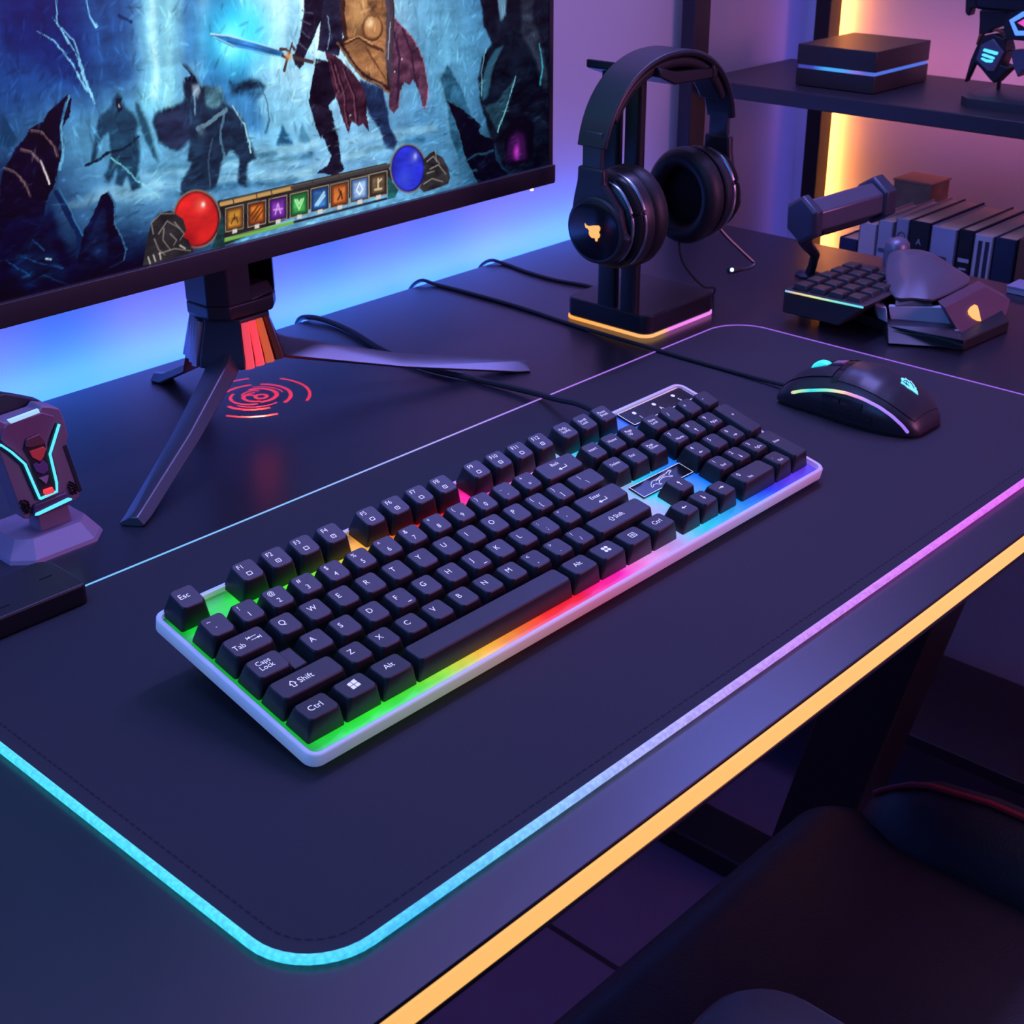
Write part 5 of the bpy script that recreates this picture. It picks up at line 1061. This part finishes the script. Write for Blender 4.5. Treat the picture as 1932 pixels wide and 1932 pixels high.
# ------------------------------------------------------------------ little bar lamp behind the keypad
lp = thing('bar_lamp', 'small metal bar lamp with hexagonal ends on a bent stalk behind the keypad', 'desk lamp', (.838, .262, DZ))
lp_b = mat('lamp_metal', (.17, .16, .21), .36, .5); lp_d = mat('lamp_dark', (.03, .035, .055), .4, .3)
LA, LB = Vector((.798, .2515, .0625)), Vector((.900, .2300, .0680)); ax = (LB - LA).normalized()
e1 = ax.cross(Vector((0, 0, 1))).normalized(); e2 = e1.cross(ax)
def hexr(c, r, sq=1., a0=0., n=6): return [tuple(c + e1 * (r * sq * math.cos(a0 + 2*PI*k/n)) + e2 * (r * math.sin(a0 + 2*PI*k/n))) for k in range(n)]
A0 = PI/6
MB().loft([hexr(LA + ax*.008, .0175, 1, A0), hexr(LB - ax*.010, .0175, 1, A0)]).build('lamp_bar', lp_b, lp, bevel=.0015)
for c0, c1, s_ in ((LA - ax*.003, LA + ax*.009, 1), (LB + ax*.004, LB - ax*.013, -1)):
    MB().loft([hexr(c0, .0195, .92, A0), hexr(c0 + ax*s_*.003, .0228, .95, A0), hexr(c1 - ax*s_*.002, .0228, .95, A0), hexr(c1, .0205, .95, A0)]).build('end_cap', mat('lamp_cap', (.08, .085, .12), .38, .4), lp, bevel=.0008)
MB().loft([hexr(LA + ax*.022 - e2*.0125 , .0085, 1, A0), hexr(LB - ax*.022 - e2*.0125, .0085, 1, A0)]).build('diffuser', lp_d, lp, bevel=.001)
st = [tuple(LA + ax*.004 - e2*.018), (.8120, .2520, .0360), (.8290, .2530, .0235), (.8330, .2575, .0100), (.8360, .2620, DZ + .002)]
MB().tube(st, [.0075, .0055, .0048, .0048, .0055], 6).build('stalk', lp_d, lp, bevel=.0006)
MB().loft([[(.8380 + r_*math.cos(a), .2640 + r_*math.sin(a), z_) for a in np.linspace(0, 2*PI, 9)[:-1]] for r_, z_ in ((.013, DZ), (.013, DZ + .0025), (.008, DZ + .005))]).build('foot', lp_d, lp)

# ------------------------------------------------------------------ bookshelf and what stands on it
sh_m = mat('shelf_black', (.030, .028, .038), .42, bump=.05, bscale=400)
post_m = mat('post_steel', (.020, .020, .032), .45, .2)
bs = thing('bookshelf', 'tall black open bookshelf between the desk end and the right wall', 'bookshelf', (1.12, .2, ZF))
ZS = .1335
MB().box((1.010, -.40, ZS - .0165), (1.200, .531, ZS)).build('shelf_board', sh_m, bs, bevel=.0012)
MB().box((1.010, -.40, -.215), (1.200, .531, -.198)).build('shelf_board', sh_m, bs, bevel=.0012)
MB().box((1.010, -.40, -.60), (1.200, .531, -.583)).build('shelf_board', sh_m, bs, bevel=.0012)
MB().box((1.010, -.40, .48), (1.200, .531, .4965)).build('shelf_board', sh_m, bs, bevel=.0012)
P2X, P2Y = 1.226, .4985
for x0, y0, x1, y1 in ((1.000, .5312, 1.030, .5485), (P2X, P2Y, P2X + .026, P2Y + .0205), (1.000, -.42, 1.030, -.40), (P2X, -.42, P2X + .026, -.40)):
    MB().box((x0, y0, ZF), (x1, y1, .75)).build('post', post_m, bs, bevel=.001)
MB().box((P2X + .020, P2Y + .0145, -.60), (XW - .0005, P2Y + .0200, .72)).build('light_block_fin', post_m, bs)  # plate added to keep the amber light off the back wall
for z_ in (ZS - .0165, -.215, .48):
    MB().box((1.198, P2Y + .002, z_), (P2X + .002, P2Y + .018, z_ + .012)).build('bracket', post_m, bs)
al = mat('amber_strip', (1, .7, .3), .5, emit=(1., .31, .06), es=46.)
lab(MB().box((P2X + .0262, P2Y + .0062, -.19), (P2X + .0290, P2Y + .0135, .70)).build('amber_light_strip', al, bs), 'glowing amber strip on the back post')
pk = mat('pink_strip', (1, .5, .8), .5, emit=(.85, .20, .42), es=11.)
lab(MB().box((1.2005, -.38, ZS - .012), (1.204, .47, ZS - .005)).build('pink_light_strip', pk, bs), 'glowing pink strip behind the upper board')
bl2 = mat('added_blue_glow', (.2, .3, 1), .5, emit=(.18, .15, 1.), es=4.)  # unseen strip, added to tint the back wall blue beside the post
lab(MB().box((P2X + .012, P2Y + .0205, -.50), (P2X + .020, P2Y + .0222, .60)).build('added_blue_strip', bl2, bs), 'added glowing blue strip behind the back post')

# books, spines towards the desk
paper = mat('book_pages', (.82, .55, .40), .8, bump=.4, bscale=900)
BK = [(.3225, .3450, -.017, .115, (.02, .03, .09), 'small navy hardback at the far end of the book row', None),
      (.3005, .3215, .004, .115, (.62, .56, .66), 'pale lilac book standing beside the small navy hardback', None),
      (.2815, .2995, .010, .12, (.42, .47, .62), 'dusty blue book third from the far end of the row', 'r'),
      (.2640, .2795, .015, .12, (.34, .38, .52), 'grey-blue book with a small round mark on its spine', 'o'),
      (.2390, .2630, .016, .12, (.012, .02, .03), 'black book with a pale letter on its spine', 'A'),
      (.2095, .2380, .014, .12, (.36, .42, .62), 'thick light blue book between two black ones', 'b'),
      (.1910, .2080, .016, .12, (.012, .014, .022), 'thin black book right of the thick light blue one', 'n'),
      (.1695, .1900, .014, .12, (.55, .52, .62), 'white book with dark upright bars on its spine', 'w'),
      (.1450, .1685, .015, .12, (.015, .03, .07), 'navy book right of the white barred one', None),
      (.1180, .1440, .017, .12, (.16, .06, .045), 'red-brown book at the near end of the row', None)]
for k, (y0, y1, zt, dp, colr, lb, mk) in enumerate(BK):
    x0 = 1.030 + (.0 if k % 3 else .0012); x1 = x0 + dp; zb = -.1978
    b = thing('book', lb, 'book', (x0, (y0 + y1) / 2, zb), group='books on the lower shelf')
    cov = mat('book_cover', colr, .5, bump=.1, bscale=500)
    t_ = .0016
    mb = MB().box((x0, y0, zb), (x0 + t_, y1, zt)).box((x0, y0, zb), (x1, y0 + t_, zt)).box((x0, y1 - t_, zb), (x1, y1, zt)); mb.build('cover', cov, b, bevel=.0005)
    MB().box((x0 + t_, y0 + t_, zb + .002), (x1 - .004, y1 - t_, zt - .0018)).build('pages', paper, b)
    pm = mat('spine_print', (.50, .52, .62) if sum(colr) < .3 else (.10, .10, .16), .6)
    yc = (y0 + y1) / 2
    if mk in ('A',):
        mb = MB(); vs, fs = text_mesh('A', .009); mb.add([(x0 - .0002, yc + .003 - a, zt - .022 + b_) for a, b_, _ in vs], fs); mb.build('spine_print', pm, b)
    elif mk == 'o':
        MB().tube([(x0 - .0002, yc + .004*math.cos(a), zt - .018 + .004*math.sin(a)) for a in np.linspace(0, 2*PI, 17)], .0006, 6).build('spine_print', pm, b)
    elif mk in ('b', 'n', 'r'):
        MB().box((x0 - .0003, yc - .006, zt - .034), (x0 + .0002, yc + .006, zt - .030)).box((x0 - .0003, yc - .004, zt - .042), (x0 + .0002, yc + .004, zt - .040)).build('spine_print', pm, b)
    elif mk == 'w':
        mb = MB()
        for a in (-.0065, .0010): mb.box((x0 - .0003, yc + a, zb + .04), (x0 + .0002, yc + a + .0045, zt - .006))
        mb.build('spine_print', mat('bar_print', (.03, .03, .06), .6), b)
tb = thing('storage_box', 'brown mottled storage box standing behind the far end of the book row', 'box', (1.172, .33, -.198))
tan = mat('tan_board', (.34, .20, .13), .7, var=.5, bscale=60)
MB().box((1.152, .305, -.1978), (1.196, .352, .0225)).build('box_body', tan, tb, bevel=.0015)
MB().box((1.151, .304, .0225), (1.197, .353, .0250)).build('lid', mat('tan_lid', (.42, .27, .18), .7), tb, bevel=.0006)
sb = thing('small_box', 'small pale box lying at the right end of the desk', 'small_box', (.925, .092, DZ))  # pale block at the desk end, built as a plain box
MB().box((.914, .074, DZ + .0002), (.940, .0985, DZ + .006)).build('pale_block', mat('pale_block_side', (.42, .40, .52), .7), sb, bevel=.0006)
MB().box((.9135, .0735, DZ + .006), (.9405, .099, DZ + .0072)).build('cover', mat('pale_block_top', (.30, .30, .46), .6), sb)

# two-slab console with a light line round its middle
cs = thing('console_box', 'square black console with blue light line round its middle on the upper shelf', 'console', (1.10, .378, ZS))
cb = mat('console_black', (.022, .020, .024), .45)
CX0, CX1, CY0, CY1 = 1.045, 1.160, .3300, .4260
MB().prism(rrect(CX0, CY0, CX1, CY1, .002, 3), ZS + .0008, ZS + .0185).build('lower_slab', cb, cs, bevel=.0006)
MB().prism(rrect(CX0, CY0, CX1, CY1, .002, 3), ZS + .0222, ZS + .0430).build('upper_slab', cb, cs, bevel=.0006)
cl_ = ramp_emit('console_line', 'Y', -.048, .048, [(0, (60, 110, 220)), (.12, (90, 100, 200)), (.22, (130, 110, 210)), (.42, (70, 165, 245)), (.62, (60, 170, 250)), (.8, (50, 60, 170)), (1, (60, 60, 150))], 1.0)
lab(MB().prism(rrect(CX0 + .0012, CY0 + .0012, CX1 - .0012, CY1 - .0012, .002, 3), ZS + .0185, ZS + .0222).build('light_line', cl_, cs), 'glowing blue line')

# robot model on a display foot
rb = thing('robot_figure', 'small armoured robot model with cyan lights on the upper shelf', 'robot model', (1.10, .20, ZS))
r_d = mat('robot_dark', (.014, .013, .02), .38, .2); r_p = mat('robot_plate', (.12, .12, .19), .38, .3); r_o = mat('robot_bronze', (.32, .14, .07), .35, .7)
def RP(pts, x, t, name, m, parent=rb, bev=.001): return slab([(x, y, z_) for _, y, z_ in pts], (t, 0, 0), MB()).build(name, m, parent, bevel=bev)
RP([(1.0900, 0.2383, 0.1963), (1.0900, 0.2257, 0.1989), (1.0900, 0.2143, 0.1947), (1.0900, 0.2100, 0.1841), (1.0900, 0.2146, 0.1701), (1.0900, 0.2048, 0.1680), (1.0900, 0.2152, 0.1564), (1.0900, 0.2192, 0.1516), (1.0900, 0.2246, 0.1554), (1.0900, 0.2365, 0.1655), (1.0900, 0.2427, 0.1698), (1.0900, 0.2429, 0.1810)], 1.088, .020, 'leg', r_d)
kn = RP([(1.0900, 0.2377, 0.1877), (1.0900, 0.2251, 0.1950), (1.0900, 0.2125, 0.1832), (1.0900, 0.2197, 0.1634), (1.0900, 0.2272, 0.1633), (1.0900, 0.2411, 0.1731)], 1.0855, .004, 'knee_plate', r_p)
for pts in ([(1.0900, 0.2337, 0.1840), (1.0900, 0.2325, 0.1848), (1.0900, 0.2178, 0.1827), (1.0900, 0.2181, 0.1803), (1.0900, 0.2201, 0.1798), (1.0900, 0.2338, 0.1822)], [(1.0900, 0.2344, 0.1793), (1.0900, 0.2328, 0.1800), (1.0900, 0.2208, 0.1775), (1.0900, 0.2208, 0.1757), (1.0900, 0.2225, 0.1752), (1.0900, 0.2345, 0.1778)], [(1.0900, 0.2352, 0.1752), (1.0900, 0.2336, 0.1760), (1.0900, 0.2289, 0.1746), (1.0900, 0.2220, 0.1746), (1.0900, 0.2220, 0.1731), (1.0900, 0.2237, 0.1720), (1.0900, 0.2292, 0.1719), (1.0900, 0.2346, 0.1741)]):
    lab(RP(pts, 1.0848, .0012, 'light_bar', cyan, kn, 0), 'glowing cyan bar')
RP([(1.0900, 0.2446, 0.1877), (1.0900, 0.2467, 0.1832), (1.0900, 0.2505, 0.1710), (1.0900, 0.2543, 0.1485), (1.0900, 0.2519, 0.1487), (1.0900, 0.2452, 0.1677), (1.0900, 0.2403, 0.1726)], 1.094, .008, 'blade', r_d)
RP([(1.0900, 0.2439, 0.1970), (1.0900, 0.2399, 0.1980), (1.0900, 0.2431, 0.1866), (1.0900, 0.2458, 0.1863)], 1.091, .008, 'bronze_trim', r_o)
RP([(1.0900, 0.2316, 0.2017), (1.0900, 0.2205, 0.2042), (1.0900, 0.2154, 0.2019), (1.0900, 0.2170, 0.1993), (1.0900, 0.2247, 0.2011)], 1.090, .008, 'bronze_trim', r_o)
RP([(1.0900, 0.2469, 0.2194), (1.0900, 0.2237, 0.2211), (1.0900, 0.2096, 0.2246), (1.0900, 0.2190, 0.2076), (1.0900, 0.2304, 0.2027), (1.0900, 0.2345, 0.1984), (1.0900, 0.2444, 0.1957), (1.0900, 0.2453, 0.2085)], 1.092, .018, 'hip', r_d)
wp = RP([(1.0900, 0.2484, 0.2368), (1.0900, 0.2106, 0.2393), (1.0900, 0.2156, 0.2247), (1.0900, 0.2196, 0.2202), (1.0900, 0.2417, 0.2192), (1.0900, 0.2462, 0.2261)], 1.086, .022, 'waist', r_p)
lab(RP([(1.0900, 0.2371, 0.2339), (1.0900, 0.2232, 0.2349), (1.0900, 0.2233, 0.2313), (1.0900, 0.2257, 0.2273), (1.0900, 0.2334, 0.2267), (1.0900, 0.2366, 0.2304)], 1.0848, .002, 'light_core', mat('robot_blue', (.1, .5, 1), .4, emit=srgb(45, 180, 250), es=1.05), wp, 0), 'glowing blue core')
bl3 = mat('robot_edge', (.2, .4, 1), .4, emit=srgb(90, 150, 250), es=1.0)
for q in ([(1.0855, 0.2380, 0.2343), (1.0855, 0.2374, 0.2277), (1.0855, 0.2348, 0.2243)], [(1.0855, 0.2196, 0.2344), (1.0855, 0.2207, 0.2283), (1.0855, 0.2221, 0.2249)]):
    ribbon(MB(), q, .0032, (-1, 0, 0), .0012).build('light_edge', bl3, wp)
RP([(1.0900, 0.2622, 0.2274), (1.0900, 0.2612, 0.2347), (1.0900, 0.2505, 0.2366), (1.0900, 0.2490, 0.2222), (1.0900, 0.2550, 0.2206), (1.0900, 0.2560, 0.2138), (1.0900, 0.2581, 0.2139), (1.0900, 0.2610, 0.2168)], 1.090, .012, 'arm', r_d)
ch = RP([(1.0900, 0.2157, 0.2121), (1.0900, 0.2093, 0.2228), (1.0900, 0.1983, 0.2278), (1.0900, 0.1794, 0.2274), (1.0900, 0.1733, 0.2102), (1.0900, 0.1808, 0.1964), (1.0900, 0.2092, 0.1963)], 1.080, .028, 'hip_shield', r_d)
ribbon(MB(), [(1.0795, 0.1925, 0.2227), (1.0795, 0.2056, 0.2139), (1.0795, 0.1986, 0.2032), (1.0795, 0.1818, 0.2046), (1.0795, 0.1791, 0.2155), (1.0795, 0.1925, 0.2227)], .0048, (-1, 0, 0), .0012).build('light_hexagon', bl3, ch)
lab(RP([(1.0785, 0.1990, 0.2128), (1.0785, 0.1931, 0.2168), (1.0785, 0.1855, 0.2139), (1.0785, 0.1920, 0.2098)], 1.0785, .002, 'light_eye', mat('robot_pink', (.9, .2, .5), .4, emit=srgb(220, 70, 150), es=1.0), ch, 0), 'glowing pink diamond')
RP([(1.0900, 0.2086, 0.1842), (1.0900, 0.1924, 0.1869), (1.0900, 0.1792, 0.1870), (1.0900, 0.1797, 0.1699), (1.0900, 0.1932, 0.1667), (1.0900, 0.1970, 0.1593), (1.0900, 0.2029, 0.1688)], 1.092, .016, 'leg', r_p)
MB().loft([[(1.078, .14, .222), (1.118, .14, .222), (1.118, .245, .222), (1.078, .245, .222)], [(1.072, .13, .268), (1.12, .13, .268), (1.12, .255, .268), (1.072, .255, .268)]]).build('torso', r_d, rb, bevel=.003)
MB().loft([[(1.080, .180, .270), (1.11, .180, .270), (1.11, .208, .270), (1.080, .208, .270)], [(1.084, .184, .296), (1.106, .184, .296), (1.106, .204, .296), (1.084, .204, .296)]]).build('head', r_p, rb, bevel=.002)
MB().tube([(1.100, .219, ZS + .010), (1.100, .219, .165)], .0022, 8).build('support_rod', r_d, rb)
MB().loft([OC(1.043, 1.135, .110, .236, .012, ZS), OC(1.043, 1.135, .110, .236, .012, ZS + .009), OC(1.049, 1.129, .116, .230, .011, ZS + .011)]).build('foot', mat('robot_foot', (.035, .04, .05), .4), rb)

# ------------------------------------------------------------------ chair at the desk
ch_m = mat('chair_leather', (.022, .019, .026), .5, bump=.35, bscale=420)
ch_p = mat('chair_plastic', (.045, .040, .055), .45)
red_pipe = mat('red_piping', (.40, .015, .03), .5)
chair = thing('gaming_chair', 'black gaming chair with red piping pulled up to the desk front', 'chair', (.24, -.28, ZF))
ZC = -.270
def pad(x0, x1, y0, y1, z0, z1, r, name, m, parent, sub=0, n=6):
    rr = []
    for ins, z_ in ((r, z0), (0, z0 + r*.8), (0, z1 - r), (r*.3, z1 - r*.3), (r, z1)):
        rr.append([(x, y, z_) for x, y in rrect(x0 + ins, y0 + ins, x1 - ins, y1 - ins, max(.004, .045 - ins), n)])
    return MB().loft(rr).build(name, m, parent, angle=50)
pad(-.005, .490, -.50, .004, ZC - .085, ZC, .028, 'seat_cushion', ch_m, chair)
MB().box((.02, -.50, ZC - .10), (.46, -.06, ZC - .083)).build('seat_pan', ch_p, chair, bevel=.004)
def bolster(x0, x1, name):
    R = []
    for y, hgt, wd in ((-.040, .002, .5), (-.056, .016, .8), (-.082, .030, 1), (-.127, .038, 1), (-.28, .042, 1), (-.43, .040, 1), (-.50, .024, .8)):
        xm, hw = (x0 + x1) / 2, (x1 - x0) / 2 * wd
        R.append([(xm + hw*math.cos(a), y, ZC - .03 + (hgt + .03) * max(0, math.sin(a)) ** .8 - .02 * max(0, -math.sin(a))) for a in np.linspace(0, 2*PI, 17)[:-1]])
    b = MB().loft(R).build(name, ch_m, chair, angle=60)
    pth = [((x0 + x1)/2, y, ZC - .03 + hgt + .03 + .0015) for y, hgt, wd in ((-.0395, .002, 1), (-.048, .010, 1), (-.056, .016, 1), (-.068, .0245, 1), (-.082, .030, 1), (-.127, .038, 1), (-.28, .042, 1), (-.43, .040, 1))]
    lab(MB().tube(pth, .0024, 8).build('piping', red_pipe, b), 'thin red piping')
bolster(.446, .540, 'side_bolster'); bolster(-.075, .017, 'side_bolster')
# armrests
for xc_ in (.100, .560):
    if xc_ > .3: continue
    o = rrect(xc_ - .036, -.43, xc_ + .036, -.158, .030, 6)
    MB().loft([[(x, y, -.128) for x, y in o], [(x, y, -.112) for x, y in o], [(xc_ + (x - xc_)*.86, -.305 + (y + .305)*.95, -.104) for x, y in o]]).build('armrest', ch_p, chair, angle=50)
    MB().box((xc_ - .016, -.33, -.34), (xc_ + .016, -.27, -.127)).build('armrest_post', ch_p, chair, bevel=.004)
# column, star base, castors
MB().tube([(.24, -.28, ZC - .095), (.24, -.28, ZF + .10)], .026, 16).build('gas_column', ch_p, chair)
for k in range(5):
    a = 2*PI*k/5 + .5; d_ = Vector((math.cos(a), math.sin(a), 0)); c0 = Vector((.24, -.28, 0))
    L = MB().tube([tuple(c0 + Vector((0, 0, ZF + .11))), tuple(c0 + d_*.30 + Vector((0, 0, ZF + .065)))], [.030, .018], 8).build('star_leg', ch_p, chair)
    n_ = d_.cross(Vector((0, 0, 1)))
    p_ = c0 + d_*.30
    MB().tube([tuple(p_ - n_*.024 + Vector((0, 0, ZF + .03))), tuple(p_ + n_*.024 + Vector((0, 0, ZF + .03)))], .030, 16).build('castor', ch_p, L)
pad(.0, .485, -.66, -.58, ZC + .02, .34, .028, 'backrest', ch_m, chair)
MB().box((.21, -.64, ZC - .10), (.27, -.62, ZC + .06)).box((.21, -.62, ZC - .10), (.27, -.45, ZC - .085)).build('back_bracket', ch_p, chair, bevel=.003)

# ------------------------------------------------------------------ light and camera
def area(name, loc, aim, sx, sy, e, col):
    l = bpy.data.lights.new(name, 'AREA'); l.shape = 'RECTANGLE'; l.size = sx; l.size_y = sy; l.energy = e; l.color = col
    o = bpy.data.objects.new(name, l); COL.objects.link(o); o.location = loc
    o.rotation_euler = (Vector(aim) - Vector(loc)).to_track_quat('-Z', 'Y').to_euler(); return o
area('pink_room_light', (1.1, -1.3, .52), (.6, .2, .02), .8, .6, 12, (.92, .27, .66))
area('blue_room_light', (-1.3, .1, .9), (.2, .2, 0), .8, .8, 6, (.08, .30, 1.))
area('blue_fill', (-.15, .50, .95), (.65, .10, 0), .9, .15, 4.5, (.10, .30, 1.))  # invented source out of view, added for blue highlights on mouse and keypad
area('violet_fill', (.3, .0, 1.65), (.4, .1, 0), 1.6, 1.0, 5, (.32, .37, 1.))  # unseen overhead fill, added for violet brightness and sheen
area('corner_fill', (1.10, .49, .87), (.16, -.13, 0), .34, .22, 1.9, (.15, .23, 1.))  # unseen light, added to lay a blue sheen on the desk front
area('wall_fill', (.92, .28, 1.30), (.92, .56, .30), 1.0, .12, 14, (.33, .28, 1.))  # unseen fill, added to brighten the back wall and its reflection
w = bpy.data.worlds.new('world'); S.world = w; w.use_nodes = True
w.node_tree.nodes['Background'].inputs['Color'].default_value = (.07, .075, .26, 1); w.node_tree.nodes['Background'].inputs['Strength'].default_value = .36
cd = bpy.data.cameras.new('camera'); cam = bpy.data.objects.new('camera', cd); COL.objects.link(cam); S.camera = cam
cd.sensor_fit = 'HORIZONTAL'; cd.sensor_width = 36; cd.lens = 36 * 2676.32 / 1932; cd.clip_start = .02
cd.dof.use_dof = True; cd.dof.focus_distance = .80; cd.dof.aperture_fstop = 32
yaw, pitch, roll = .816526, .457175, .00792251
f = Vector((math.sin(yaw)*math.cos(pitch), math.cos(yaw)*math.cos(pitch), -math.sin(pitch))); r = Vector((math.cos(yaw), -math.sin(yaw), 0)); d = f.cross(r)
r2 = math.cos(roll)*r + math.sin(roll)*d; d2 = -math.sin(roll)*r + math.cos(roll)*d
cam.matrix_world = Matrix(((r2.x, -d2.x, -f.x, -.326288), (r2.y, -d2.y, -f.y, -.435480), (r2.z, -d2.z, -f.z, .399981), (0, 0, 0, 1)))
S.view_settings.view_transform = 'Standard'; S.view_settings.look = 'None'; S.view_settings.exposure = 0; S.view_settings.gamma = 1; S.view_settings.use_curve_mapping = False
S.cycles.use_denoising = True
try: S.cycles.denoiser = 'OPENIMAGEDENOISE'
except Exception: pass
S.cycles.max_bounces = 6; S.cycles.sample_clamp_indirect = 4
